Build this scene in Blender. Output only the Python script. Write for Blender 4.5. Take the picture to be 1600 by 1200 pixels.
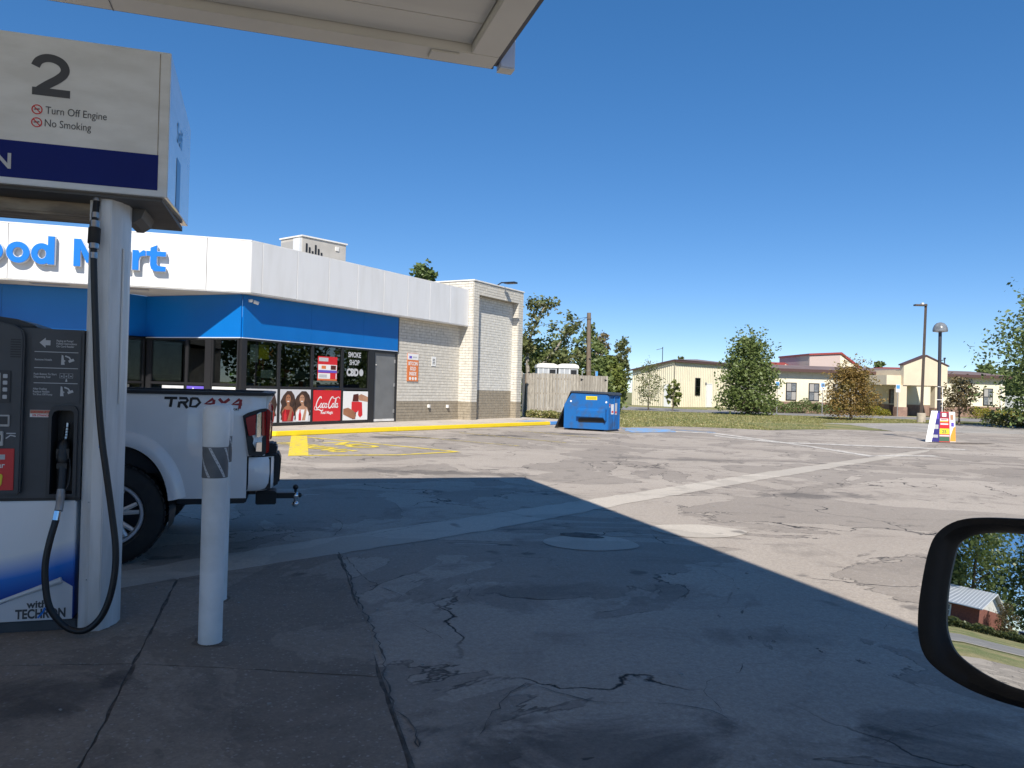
import bpy, bmesh, math, random
import numpy as np
from mathutils import Vector, Matrix
R = math.radians
random.seed(7); rng = np.random.default_rng(7)
for o in list(bpy.data.objects): bpy.data.objects.remove(o)
scene = bpy.context.scene
COL = scene.collection

# ---------------------------------------------------------------- camera
cam_d = bpy.data.cameras.new('camera'); cam = bpy.data.objects.new('camera', cam_d); COL.objects.link(cam)
cam_d.sensor_width = 36.0; cam_d.lens = 27.045; cam_d.clip_start = 0.05; cam_d.clip_end = 3000
_roll = R(1.55); _pitch = math.atan(7/1202)
_f = Vector((0, math.cos(_pitch), math.sin(_pitch))); _r = Vector((1, 0, 0)); _u = _r.cross(_f)
_r2 = _r*math.cos(_roll) + _u*math.sin(_roll); _u2 = _r2.cross(_f)
cam.matrix_world = Matrix(((_r2.x, _u2.x, -_f.x, 0), (_r2.y, _u2.y, -_f.y, 0), (_r2.z, _u2.z, -_f.z, 1.45), (0, 0, 0, 1)))
scene.camera = cam
# ---------------------------------------------------------------- light
SUN_EL, SUN_AZ = 43.0, 185.0
world = bpy.data.worlds.new('World'); scene.world = world; world.use_nodes = True
wn = world.node_tree.nodes; wl = world.node_tree.links
sky = wn.new('ShaderNodeTexSky'); sky.sky_type = 'NISHITA'; sky.sun_disc = False
sky.sun_elevation = R(SUN_EL); sky.sun_rotation = R(SUN_AZ); sky.air_density = 0.5; sky.dust_density = 0.0; sky.ozone_density = 1.0
hsv = wn.new('ShaderNodeHueSaturation'); hsv.inputs['Saturation'].default_value = 1.62; hsv.inputs['Hue'].default_value = .505
gam = wn.new('ShaderNodeGamma'); gam.inputs[1].default_value = .66; wl.new(sky.outputs[0], gam.inputs[0])      # phone-like sky tone
wl.new(gam.outputs[0], hsv.inputs['Color']); wl.new(hsv.outputs[0], wn['Background'].inputs[0]); wn['Background'].inputs[1].default_value = 0.15
sd = bpy.data.lights.new('sun', 'SUN'); sd.energy = 3.75; sd.angle = R(0.55); sd.color = (1, 0.935, 0.84)
sun = bpy.data.objects.new('sun', sd); COL.objects.link(sun)
_az = R(SUN_AZ); _el = R(SUN_EL)
sdir = -Vector((math.sin(_az)*math.cos(_el), math.cos(_az)*math.cos(_el), math.sin(_el)))
sun.rotation_euler = sdir.to_track_quat('-Z', 'Y').to_euler(); sun.location = (0, -20, 30)
vs = scene.view_settings
vs.view_transform = 'Standard'; vs.look = 'None'; vs.gamma = 1; vs.use_curve_mapping = False; vs.exposure = 0.86

# ---------------------------------------------------------------- materials
def nt(name):
    m = bpy.data.materials.new(name); m.use_nodes = True
    n = m.node_tree.nodes; l = m.node_tree.links
    return m, n, l, n['Principled BSDF']
def noise(n, l, vec, scale, detail=4, rough=.55, dist=0):
    t = n.new('ShaderNodeTexNoise'); t.inputs['Scale'].default_value = scale; t.inputs['Detail'].default_value = detail
    t.inputs['Roughness'].default_value = rough; t.inputs['Distortion'].default_value = dist
    if vec: l.new(vec, t.inputs['Vector'])
    return t.outputs[0]
def ramp(n, l, fac, lo, hi, c0=0., c1=1.):
    t = n.new('ShaderNodeMapRange'); t.inputs['From Min'].default_value = lo; t.inputs['From Max'].default_value = hi
    t.inputs['To Min'].default_value = c0; t.inputs['To Max'].default_value = c1; l.new(fac, t.inputs['Value']); return t.outputs[0]
def mixc(n, l, fac, a, b):
    t = n.new('ShaderNodeMix'); t.data_type = 'RGBA'
    if isinstance(fac, (int, float)): t.inputs[0].default_value = fac
    else: l.new(fac, t.inputs[0])
    for s, c in ((6, a), (7, b)):
        if isinstance(c, tuple): t.inputs[s].default_value = (*c, 1)
        else: l.new(c, t.inputs[s])
    return t.outputs[2]
def math_(n, l, op, a, b=None):
    t = n.new('ShaderNodeMath'); t.operation = op
    for i, v in enumerate((a, b)):
        if v is None: continue
        if isinstance(v, (int, float)): t.inputs[i].default_value = v
        else: l.new(v, t.inputs[i])
    return t.outputs[0]
def coords(n, l, sc=(1, 1, 1)):
    t = n.new('ShaderNodeTexCoord')
    if sc == (1, 1, 1): return t.outputs['Object']
    m = n.new('ShaderNodeMapping'); m.inputs['Scale'].default_value = sc; l.new(t.outputs['Object'], m.inputs[0]); return m.outputs[0]
def bump(n, l, p, h, strength=.3, dist=.01):
    b = n.new('ShaderNodeBump'); b.inputs['Strength'].default_value = strength; b.inputs['Distance'].default_value = dist
    l.new(h, b.inputs['Height']); l.new(b.outputs[0], p.inputs['Normal'])
MATS = {}
def mat(name, c, c2=None, scale=4., rough=.6, metal=0., bmp=0., bscale=60., spec=.5, lo=.4, hi=.62, coat=0., stretch=(1, 1, 1), rvar=0.):
    if name in MATS: return MATS[name]
    m, n, l, p = nt(name)
    p.inputs['Roughness'].default_value = rough; p.inputs['Metallic'].default_value = metal
    p.inputs['Specular IOR Level'].default_value = spec; p.inputs['Coat Weight'].default_value = coat
    p.inputs['Base Color'].default_value = (*c, 1)
    v = coords(n, l, stretch)
    if c2:
        nf = ramp(n, l, noise(n, l, v, scale, 5), lo, hi)
        l.new(mixc(n, l, nf, c, c2), p.inputs['Base Color'])
        if rvar: l.new(ramp(n, l, nf, 0, 1, rough, rough+rvar), p.inputs['Roughness'])
    if bmp: bump(n, l, p, noise(n, l, v, bscale, 3), bmp)
    MATS[name] = m; return m

def asphalt_mat(name, base, dark, light, crack=True, stains=()):
    m, n, l, p = nt(name); v = coords(n, l)
    big = noise(n, l, v, .22, 6, .6, .6)
    med = noise(n, l, v, 1.1, 8, .66, .8)
    plate = noise(n, l, v, .33, 7, .58, 1.4)        # layers worn through: contour edges
    fine = noise(n, l, v, 26, 5, .7)
    vo = n.new('ShaderNodeTexVoronoi'); vo.inputs['Scale'].default_value = 95; l.new(v, vo.inputs['Vector'])
    col = mixc(n, l, ramp(n, l, big, .36, .66), base, light)
    col = mixc(n, l, ramp(n, l, plate, .5, .506, 0, .42), col, dark)
    col = mixc(n, l, ramp(n, l, med, .55, .72, 0, .75), col, dark)
    med2 = noise(n, l, coords(n, l, (.8, 2.2, 1)), .8, 7, .7, .5)
    col = mixc(n, l, ramp(n, l, med2, .58, .68, 0, .45), col, dark)
    col = mixc(n, l, ramp(n, l, med2, .30, .42, .25, 0), col, light)
    sp = n.new('ShaderNodeSeparateColor'); l.new(vo.outputs['Color'], sp.inputs[0])
    col = mixc(n, l, ramp(n, l, sp.outputs[0], .0, 1, 0, .32), col, dark)
    col = mixc(n, l, ramp(n, l, sp.outputs[1], .93, 1., 0, .7), col, (.42, .40, .37))
    col = mixc(n, l, ramp(n, l, fine, .4, .75, 0, .4), col, dark)
    h = math_(n, l, 'ADD', math_(n, l, 'MULTIPLY', sp.outputs[0], .35), math_(n, l, 'MULTIPLY', fine, .9))
    if crack:
        e = math_(n, l, 'ABSOLUTE', math_(n, l, 'SUBTRACT', plate, .503))
        line = ramp(n, l, e, .0012, .0045, .75, 0)
        gate = ramp(n, l, noise(n, l, v, .9, 3), .46, .56)
        line = math_(n, l, 'MULTIPLY', line, gate)
        wv = n.new('ShaderNodeVectorMath'); wv.operation = 'ADD'; l.new(v, wv.inputs[0])
        nz = n.new('ShaderNodeTexNoise'); nz.inputs['Scale'].default_value = 1.3; nz.inputs['Detail'].default_value = 6; l.new(v, nz.inputs['Vector'])
        l.new(nz.outputs[1], wv.inputs[1])
        vc = n.new('ShaderNodeTexVoronoi'); vc.feature = 'DISTANCE_TO_EDGE'; vc.inputs['Scale'].default_value = .42; l.new(wv.outputs[0], vc.inputs['Vector'])
        l2 = ramp(n, l, vc.outputs[0], .0015, .006, 1, 0)
        l2 = math_(n, l, 'MULTIPLY', l2, ramp(n, l, noise(n, l, v, .37, 3), .5, .57))
        line = math_(n, l, 'MAXIMUM', line, l2)
        col = mixc(n, l, line, col, (.025, .024, .024))
        h = math_(n, l, 'SUBTRACT', h, math_(n, l, 'MULTIPLY', line, 2.))
    for cx, cy, rx, ry, st_ in stains:      # oil and rubber stains where cars stop
        mp_ = n.new('ShaderNodeMapping'); mp_.vector_type = 'TEXTURE'; mp_.inputs['Location'].default_value = (cx, cy, 0); mp_.inputs['Scale'].default_value = (rx, ry, 1); l.new(v, mp_.inputs[0])
        ln = n.new('ShaderNodeVectorMath'); ln.operation = 'LENGTH'; l.new(mp_.outputs[0], ln.inputs[0])
        dd = math_(n, l, 'ADD', ln.outputs['Value'], math_(n, l, 'MULTIPLY', math_(n, l, 'SUBTRACT', med, .5), 5.5))
        col = mixc(n, l, ramp(n, l, dd, .35, 1.0, st_, 0), col, (.045, .043, .043))
    spots = ramp(n, l, noise(n, l, v, 2.3, 2, .4), .68, .73, 0, .5)     # oil drips
    col = mixc(n, l, spots, col, (.035, .034, .036))
    l.new(col, p.inputs['Base Color']); p.inputs['Roughness'].default_value = .86; p.inputs['Specular IOR Level'].default_value = .3
    bump(n, l, p, h, .55, .006)
    MATS[name] = m; return m
asphalt_mat('asphalt', (.405, .352, .295), (.175, .152, .130), (.50, .44, .372), True,
    [(.55, 3.1, .75, .32, .55), (1.35, 2.95, .7, .3, .5), (-.05, 3.0, .3, .5, .45), (2.0, 3.5, .35, .12, .35), (.45, 5.5, .9, .35, .35), (-.4, 8.1, .7, .3, .5), (-3.0, 21.6, 1.5, .6, .7), (-.5, 23.6, 1.7, .6, .7), (1.9, 25.5, 1.4, .6, .65), (-1.4, 12.9, 2.2, .35, .5), (4.6, 11.3, 2.2, .35, .5), (4.2, 16.8, 2.6, .5, .4), (1.6, 4.6, .5, .2, .35)])
asphalt_mat('strip_asphalt', (.53, .475, .40), (.33, .295, .25), (.60, .545, .465), False)
asphalt_mat('road_asphalt', (.24, .235, .225), (.16, .155, .15), (.30, .29, .28), False)
asphalt_mat('drive_asphalt', (.40, .37, .33), (.22, .205, .185), (.48, .45, .40))
asphalt_mat('apron', (.30, .25, .20), (.14, .118, .098), (.40, .34, .28), False, [(-1.9, 3.5, .5, .3, .5), (-2.4, 3.3, .6, .4, .4), (-1.2, 3.2, .5, .2, .3)])
asphalt_mat('walk', (.50, .44, .37), (.40, .35, .29), (.56, .50, .43), False)

def worn_paint(name, c, under, wear=.55, sc=9.):
    m, n, l, p = nt(name); v = coords(n, l)
    a = noise(n, l, v, sc, 6, .7); b = noise(n, l, v, sc*7, 3)
    f = ramp(n, l, math_(n, l, 'ADD', math_(n, l, 'MULTIPLY', a, .7), math_(n, l, 'MULTIPLY', b, .3)), wear-.03, wear+.05)
    l.new(mixc(n, l, f, c, under), p.inputs['Base Color']); p.inputs['Roughness'].default_value = .75
    bump(n, l, p, b, .3, .004); MATS[name] = m; return m
worn_paint('yellow_paint', (.76, .57, .03), (.33, .29, .22), .55, 5)
worn_paint('yellow_thin', (.66, .50, .08), (.25, .235, .21), .50)
worn_paint('kerb_yellow', (.84, .62, .015), (.55, .45, .25), .66)
worn_paint('kerb_blue', (.08, .27, .62), (.4, .4, .4), .64)
worn_paint('blue_paint', (.16, .36, .66), (.33, .32, .30), .50, 2.5)
worn_paint('white_paint', (.62, .58, .51), (.37, .34, .305), .50, 4)

def grass_mat():
    m, n, l, p = nt('grass'); v = coords(n, l)
    a = noise(n, l, v, .35, 6, .65); b = noise(n, l, v, 7, 5, .7)
    c = mixc(n, l, ramp(n, l, a, .42, .62), (.16, .185, .055), (.34, .28, .13))
    c = mixc(n, l, ramp(n, l, b, .35, .7, 0, .55), c, (.07, .085, .025))
    l.new(c, p.inputs['Base Color']); p.inputs['Roughness'].default_value = .9; bump(n, l, p, b, .8, .05)
    MATS['grass'] = m
grass_mat()
def leaf_mat(name, c1, c2, c3=None):
    m = bpy.data.materials.new(name); m.use_nodes = True; n = m.node_tree.nodes; l = m.node_tree.links
    n.clear(); out = n.new('ShaderNodeOutputMaterial'); d = n.new('ShaderNodeBsdfDiffuse'); t = n.new('ShaderNodeBsdfTranslucent'); mx = n.new('ShaderNodeMixShader'); g = n.new('ShaderNodeBsdfGlossy')
    g.inputs['Roughness'].default_value = .45; g.inputs['Color'].default_value = (.5, .5, .5, 1)
    geo = n.new('ShaderNodeNewGeometry'); v = n.new('ShaderNodeTexCoord').outputs['Object']
    c = mixc(n, l, geo.outputs['Random Per Island'], c1, c2)
    if c3: c = mixc(n, l, ramp(n, l, noise(n, l, v, .9, 3), .5, .66), c, c3)
    l.new(c, d.inputs[0]); l.new(c, t.inputs[0]); mx.inputs[0].default_value = .32
    l.new(d.outputs[0], mx.inputs[1]); l.new(t.outputs[0], mx.inputs[2])
    m2 = n.new('ShaderNodeMixShader'); m2.inputs[0].default_value = .05; l.new(mx.outputs[0], m2.inputs[1]); l.new(g.outputs[0], m2.inputs[2])
    l.new(m2.outputs[0], out.inputs[0]); MATS[name] = m; return m
leaf_mat('leaf_green', (.11, .155, .045), (.21, .26, .09))
leaf_mat('leaf_olive', (.105, .13, .045), (.20, .225, .085), (.18, .17, .07))
leaf_mat('leaf_yellowgreen', (.125, .165, .038), (.24, .27, .07))
leaf_mat('leaf_dark', (.09, .135, .043), (.19, .245, .085))
leaf_mat('leaf_orange', (.18, .12, .034), (.33, .215, .065), (.19, .17, .05))
leaf_mat('leaf_brown', (.16, .125, .06), (.26, .20, .10), (.11, .12, .045))
leaf_mat('leaf_flower', (.08, .12, .03), (.45, .38, .04))
leaf_mat('grass_blade', (.18, .215, .065), (.42, .36, .165))
mat('bark', (.13, .105, .08), (.07, .055, .04), 9, .9, bmp=.6, bscale=30)
mat('bark_pale', (.34, .31, .27), (.20, .18, .15), 8, .9, bmp=.5, bscale=30)

def glass_mat(name, tint, refl=1.0):
    m = bpy.data.materials.new(name); m.use_nodes = True; n = m.node_tree.nodes; l = m.node_tree.links
    n.clear(); out = n.new('ShaderNodeOutputMaterial'); t = n.new('ShaderNodeBsdfTransparent'); g = n.new('ShaderNodeBsdfGlossy'); mx = n.new('ShaderNodeMixShader'); fr = n.new('ShaderNodeLayerWeight')
    t.inputs[0].default_value = (*tint, 1); g.inputs['Roughness'].default_value = .0; g.inputs['Color'].default_value = (refl, refl, refl, 1)
    rf_ = math_(n, l, 'ADD', math_(n, l, 'MULTIPLY', math_(n, l, 'POWER', fr.outputs['Facing'], 4.), .85), .10); l.new(rf_, mx.inputs[0]); l.new(t.outputs[0], mx.inputs[1]); l.new(g.outputs[0], mx.inputs[2]); l.new(mx.outputs[0], out.inputs[0])
    MATS[name] = m; return m
glass_mat('window_glass', (.50, .56, .53)); glass_mat('car_glass', (.12, .14, .14))
def mirror_mat():
    m, n, l, p = nt('mirror'); p.inputs['Base Color'].default_value = (.82, .84, .84, 1); p.inputs['Metallic'].default_value = 1; p.inputs['Roughness'].default_value = 0
    MATS['mirror'] = m
mirror_mat()
# plain materials
mat('fascia_white', (.72, .72, .715), (.635, .63, .61), 1.1, .4, bmp=.03, bscale=2, lo=.42, hi=.85, stretch=(3, 3, .5))
mat('band_blue', (.002, .15, .50), (.002, .14, .47), 1, .30)
mat('band_edge', (.55, .62, .72), rough=.4)
mat('soffit', (.62, .60, .54), (.52, .50, .45), 1.5, .7)
mat('frame_black', (.018, .018, .02), rough=.38)
mat('brick_cream', (.64, .61, .54), (.55, .52, .455), 6, .75, bmp=.35, bscale=45)
mat('brick_white', (.70, .68, .62), (.60, .58, .52), 6, .75, bmp=.35, bscale=45)
mat('brick_tan', (.33, .285, .215), (.27, .23, .17), 6, .75, bmp=.35, bscale=45)
mat('mortar', (.33, .30, .25), (.26, .235, .20), 8, .9)
mat('mortar_tan', (.22, .19, .15), rough=.9)
mat('door_grey', (.17, .175, .175), (.15, .155, .155), 2, .5)
mat('white_trim', (.78, .77, .74), (.68, .66, .62), 3, .5)
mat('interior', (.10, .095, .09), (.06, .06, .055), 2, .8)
mat('shelf', (.16, .15, .14), rough=.6)
mat('letter_blue', (.01, .17, .62), rough=.28, coat=.3)
mat('letter_side', (.66, .70, .76), rough=.4)
mat('metal_grey', (.42, .42, .42), (.34, .34, .34), 6, .45, .4)
mat('ac_tan', (.50, .475, .43), (.44, .415, .375), 2, .55)
mat('black', (.012, .012, .013), rough=.45)
mat('rubber', (.017, .017, .018), (.026, .025, .024), 12, .75)
mat('hose_rubber', (.010, .010, .011), rough=.42)
mat('chrome', (.75, .75, .76), rough=.12, metal=1)
mat('steel', (.50, .50, .50), (.42, .42, .42), 20, .3, 1)
mat('truck_white', (.88, .88, .88), (.82, .82, .815), 3, .25, coat=.7, lo=.45, hi=.75)
mat('truck_plastic', (.022, .022, .024), rough=.55)
mat('red_lens', (.36, .008, .010), rough=.22, spec=.3)
mat('dark_red', (.30, .008, .012), rough=.3)
mat('rim_dark', (.03, .03, .032), rough=.35, metal=.3)
mat('rim_metal', (.72, .72, .72), rough=.3, metal=.35)
mat('pump_white', (.74, .745, .72), (.64, .64, .61), 2.5, .14, coat=.6, stretch=(1, 1, 3))
mat('pump_side', (.68, .69, .69), (.62, .63, .63), 3, .3)
mat('pump_column', (.74, .745, .745), (.60, .605, .60), 3, .36, .08, stretch=(4, 4, .6))
mat('pump_dark', (.058, .064, .072), (.050, .054, .060), 5, .5)
mat('pump_darker', (.034, .036, .040), rough=.5)
mat('pump_navy', (.002, .010, .13), (.002, .012, .15), 2, .4, spec=.2)
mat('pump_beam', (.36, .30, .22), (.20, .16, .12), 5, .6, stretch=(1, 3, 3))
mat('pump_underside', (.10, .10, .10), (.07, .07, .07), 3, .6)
mat('print_grey', (.06, .062, .066), rough=.4)
mat('print_light', (.50, .51, .52), rough=.5)
mat('print_blue', (.09, .30, .62), rough=.35)
mat('print_red', (.62, .02, .025), rough=.4)
mat('print_yellow', (.78, .62, .03), rough=.4)
mat('print_white', (.80, .80, .78), rough=.45)
mat('print_black', (.012, .012, .012), rough=.4)
mat('print_orange', (.72, .20, .05), (.66, .18, .05), 3, .6)
mat('print_purple', (.13, .09, .50), rough=.45)
mat('print_skin', (.36, .16, .08), (.30, .12, .06), 4, .5)
mat('print_skin_pale', (.50, .28, .17), (.42, .22, .13), 4, .5)
mat('print_hair', (.035, .018, .012), (.07, .035, .02), 9, .6)
mat('print_pale', (.62, .62, .63), (.52, .53, .55), 1.2, .5)
mat('print_cola', (.09, .02, .012), rough=.3)
mat('bollard_white', (.85, .85, .84), (.72, .72, .70), 4, .42, bmp=.05, bscale=12)
mat('bollard_band', (.13, .135, .14), (.10, .105, .11), 9, .55)
mat('dumpster_blue', (.008, .115, .36), (.035, .075, .16), 2.6, .45, bmp=.15, bscale=5, rvar=.25, lo=.5, hi=.72)
mat('dumpster_lid', (.035, .045, .06), (.05, .06, .075), 4, .5)
mat('post_wood', (.20, .155, .115), (.13, .10, .075), 8, .9, bmp=.4, bscale=30, stretch=(3, 3, .5))
mat('cabin_grey', (.40, .42, .44), (.34, .36, .38), 3, .5)
mat('far_tan', (.68, .63, .48), (.62, .57, .43), .5, .6)
mat('far_cream', (.78, .72, .56), (.73, .67, .51), .5, .65)
mat('far_portico', (.68, .59, .43), (.62, .53, .39), .6, .7)
mat('far_roof', (.22, .155, .125), (.18, .125, .10), .8, .55)
mat('far_trim', (.09, .05, .045), rough=.5)
mat('far_red', (.28, .05, .045), rough=.5)
mat('far_mauve', (.50, .40, .37), rough=.6)
mat('far_brick', (.30, .195, .15), (.22, .14, .11), 3, .8, bmp=.4, bscale=20)
mat('far_shade', (.35, .34, .32), rough=.4)
mat('lamp_bronze', (.10, .075, .06), (.075, .058, .048), 3, .5)
mat('lamp_glass', (.20, .22, .24), (.12, .13, .14), 8, .2)
mat('concrete', (.46, .40, .32), (.36, .315, .25), 4, .85, bmp=.3, bscale=30)
mat('pole_dark', (.035, .035, .045), rough=.5)
mat('fence_metal', (.42, .44, .45), (.38, .40, .41), .6, .5)
mat('red_brick', (.26, .085, .055), (.17, .06, .045), 5, .85, bmp=.4, bscale=25)
mat('roof_metal', (.72, .74, .76), rough=.35, metal=.2)
mat('canopy_white', (.74, .72, .65), (.66, .64, .58), .9, .45, stretch=(.5, 3, 1))
mat('canopy_beam', (.72, .70, .63), (.64, .62, .56), .7, .45)
mat('canopy_blue', (.62, .64, .70), rough=.4)
mat('canopy_edge', (.05, .055, .075), rough=.5)
mat('mirror_shell', (.0045, .0045, .005), (.007, .007, .0075), 20, .55, bmp=.08, bscale=300, spec=.3)
mat('car_paint', (.05, .055, .065), rough=.25, coat=.7)
mat('crack', (.075, .068, .06), (.15, .135, .118), 14, .95)
mat('tar', (.11, .09, .07), (.18, .15, .12), 9, .9, bmp=.4, bscale=50)
mat('litter', (.30, .29, .27), rough=.8)
mat('tape_orange', (.70, .25, .03), rough=.4); mat('tape_green', (.30, .45, .06), rough=.4); mat('tape_yellow', (.75, .55, .03), rough=.4)

def board_mat():
    m, n, l, p = nt('fence_wood'); v = coords(n, l, (3, 3, .35)); oi = n.new('ShaderNodeObjectInfo')
    a = mixc(n, l, ramp(n, l, noise(n, l, v, 9, 5), .38, .66), (.44, .405, .35), (.25, .225, .19)); a = mixc(n, l, ramp(n, l, oi.outputs['Random'], 0, 1, 0, .6), a, (.22, .195, .165))
    l.new(a, p.inputs['Base Color']); p.inputs['Roughness'].default_value = .9; bump(n, l, p, noise(n, l, v, 30, 3), .5, .01); MATS['fence_wood'] = m
board_mat()
# ---------------------------------------------------------------- geometry kit
TF = {}     # object name -> (x, y, z, rot)
class MB:
    """collects shapes in a local frame (origin, angle about z) and links them as one mesh object"""
    def __init__(s, ox=0, oy=0, ang=0, oz=0):
        s.v = []; s.f = []; s.o = (ox, oy, oz); s.a = R(ang)
    def P(s, x, y, z):
        c, n = math.cos(s.a), math.sin(s.a); return (s.o[0]+x*c-y*n, s.o[1]+x*n+y*c, s.o[2]+z)
    def add(s, pts, faces):
        k = len(s.v); s.v += [s.P(*p) for p in pts]; s.f += [tuple(i+k for i in f) for f in faces]; return s
    def box(s, x0, x1, y0, y1, z0, z1):
        return s.add([(x0, y0, z0), (x1, y0, z0), (x1, y1, z0), (x0, y1, z0), (x0, y0, z1), (x1, y0, z1), (x1, y1, z1), (x0, y1, z1)],
                     [(0, 3, 2, 1), (4, 5, 6, 7), (0, 1, 5, 4), (1, 2, 6, 5), (2, 3, 7, 6), (3, 0, 4, 7)])
    def prism(s, poly, ax, lo, hi):
        """poly in the plane normal to ax ('x': (y,z), 'y': (x,z), 'z': (x,y))"""
        A = sum(poly[i][0]*poly[(i+1) % len(poly)][1]-poly[(i+1) % len(poly)][0]*poly[i][1] for i in range(len(poly)))
        if A < 0: poly = poly[::-1]
        if ax == 'y': lo, hi = hi, lo
        n = len(poly)
        def q(p, t): return {'x': (t, p[0], p[1]), 'y': (p[0], t, p[1]), 'z': (p[0], p[1], t)}[ax]
        return s.add([q(p, lo) for p in poly]+[q(p, hi) for p in poly],
                     [tuple(range(n))[::-1], tuple(range(n, 2*n))]+[(i, (i+1) % n, n+(i+1) % n, n+i) for i in range(n)])
    def ring(s, loops, close=True, caps=(True, True)):
        n = len(loops[0]); pts = [p for L in loops for p in L]; fs = []
        for k in range(len(loops)-1):
            for i in range(n if close else n-1):
                j = (i+1) % n; fs.append((k*n+i, k*n+j, (k+1)*n+j, (k+1)*n+i))
        if caps[0]: fs.append(tuple(range(n))[::-1])
        if caps[1]: fs.append(tuple((len(loops)-1)*n+i for i in range(n)))
        return s.add(pts, fs)
    def tube(s, pts, r, n=10, caps=True):
        pts = [Vector(p) for p in pts]; loops = []; up = None
        for i, p in enumerate(pts):
            t = (pts[min(i+1, len(pts)-1)]-pts[max(i-1, 0)])
            if t.length < 1e-9: t = Vector((0, 0, 1))
            t.normalize()
            if up is None:
                up = Vector((0, 0, 1)) if abs(t.z) < .9 else Vector((0, 1, 0))
            sx = t.cross(up)
            if sx.length < 1e-6: sx = t.cross(Vector((1, 0, 0)))
            sx.normalize(); up = sx.cross(t).normalized()
            rr = r(i/(len(pts)-1)) if callable(r) else (r[i] if isinstance(r, (list, tuple)) else r)
            loops.append([tuple(p+sx*rr*math.cos(2*math.pi*k/n)+up*rr*math.sin(2*math.pi*k/n)) for k in range(n)])
        return s.ring(loops, True, (caps, caps))
    def cyl(s, p0, p1, r0, r1=None, n=20):
        r1 = r0 if r1 is None else r1; return s.tube([p0, p1], [r0, r1], n)
    def lathe(s, prof, c=(0, 0, 0), n=24, axis='z', caps=True):
        loops = []
        for r, z in prof:
            L = []
            for k in range(n):
                t = 2*math.pi*k/n; a, b = r*math.cos(t), r*math.sin(t)
                L.append((c[0]+a, c[1]+b, c[2]+z) if axis == 'z' else (c[0]+a, c[1]+z, c[2]-b) if axis == 'y' else (c[0]+z, c[1]+a, c[2]+b))
            loops.append(L)
        return s.ring(loops, True, (caps, caps))
    def ngon(s, pts): return s.add(pts, [tuple(range(len(pts)))])
    def ball(s, c, r, n=14):
        return s.lathe([(max(r*math.sin(math.pi*k/8), 1e-4), -r*math.cos(math.pi*k/8)) for k in range(9)], c, n)
    def grid(s, fn, nu, nv):
        pts = [fn(i/nu, j/nv) for j in range(nv+1) for i in range(nu+1)]
        return s.add(pts, [(j*(nu+1)+i, j*(nu+1)+i+1, (j+1)*(nu+1)+i+1, (j+1)*(nu+1)+i) for j in range(nv) for i in range(nu)])
    def stroke(s, pts, w, y, closed=False, t=.002):
        """flat ribbon in the local xz plane, facing -y"""
        P2 = [Vector(p) for p in pts]; n = len(P2); Lf = []; Rt = []
        for i, p in enumerate(P2):
            a = P2[(i-1) % n] if closed else P2[max(i-1, 0)]; b = P2[(i+1) % n] if closed else P2[min(i+1, n-1)]
            d = (b-a).normalized() if (b-a).length > 1e-9 else Vector((1, 0)); nn = Vector((-d.y, d.x))
            ww = (w[i] if isinstance(w, (list, tuple)) else w)/2
            Lf.append(p+nn*ww); Rt.append(p-nn*ww)
        pts3 = [(q.x, y, q.y) for q in Lf]+[(q.x, y, q.y) for q in Rt]
        rg = range(n if closed else n-1)
        return s.add(pts3, [(n+i, n+(i+1) % n, (i+1) % n, i) for i in rg])
    def shape(s, pts, y, t=.003):
        """flat print: thin prism in the local xz plane"""
        return s.prism(pts, 'y', y, y+t)
    def text(s, txt, size, x, y, z, align='LEFT', bold=0., ext=0., fit=None, plane='xz', rot=0., sx=1., shear=0.):
        cu = bpy.data.curves.new('t', 'FONT'); cu.body = txt; cu.size = size; cu.align_x = align; cu.offset = bold; cu.extrude = ext
        cu.resolution_u = 4; cu.shear = shear
        ob = bpy.data.objects.new('t', cu); me = bpy.data.meshes.new_from_object(ob)
        vs_ = [tuple(v.co) for v in me.vertices]; fs = [tuple(p.vertices) for p in me.polygons]
        bpy.data.objects.remove(ob); bpy.data.curves.remove(cu); bpy.data.meshes.remove(me)
        if not vs_: return s
        if fit:
            x0 = min(v[0] for v in vs_); x1 = max(v[0] for v in vs_)
            vs_ = [((v[0]-x0)/(x1-x0)*(fit[1]-fit[0])+fit[0]-x, v[1], v[2]) for v in vs_]
        c, n = math.cos(rot), math.sin(rot)
        vs_ = [(v[0]*sx*c-v[1]*n, v[0]*sx*n+v[1]*c, v[2]) for v in vs_]
        if plane == 'xz': pts = [(x+v[0], y-v[2], z+v[1]) for v in vs_]
        else: pts = [(x+v[0], y+v[1], z+v[2]) for v in vs_]
        return s.add(pts, fs)
    def build(s, name, m, parent=None, smooth=None, bevel=0., seg=2, kind=None, fix=False):
        me = bpy.data.meshes.new(name)
        tx, ty, tz, tr = TF.get(parent.name, (0, 0, 0, 0)) if parent else (0, 0, 0, 0)
        c, n = math.cos(-tr), math.sin(-tr)
        vv = [((x-tx)*c-(y-ty)*n, (x-tx)*n+(y-ty)*c, z-tz) for x, y, z in s.v]
        me.from_pydata(vv, [], s.f)
        if bevel or fix:
            b = bmesh.new(); b.from_mesh(me)
            if fix: bmesh.ops.remove_doubles(b, verts=b.verts, dist=1e-5); bmesh.ops.recalc_face_normals(b, faces=b.faces)
            if bevel:
                ed = [e for e in b.edges if len(e.link_faces) == 2 and e.calc_face_angle(0) > R(32)]
                bmesh.ops.bevel(b, geom=ed, offset=bevel, segments=seg, affect='EDGES', clamp_overlap=True)
            b.to_mesh(me); b.free()
        if smooth is None and bevel: smooth = 40
        if smooth: me.shade_smooth(); me.set_sharp_from_angle(angle=R(smooth))
        me.materials.append(MATS[m] if isinstance(m, str) else m)
        o = bpy.data.objects.new(name, me); COL.objects.link(o)
        if parent: o.parent = parent; TF[o.name] = (tx, ty, tz, tr)
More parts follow.
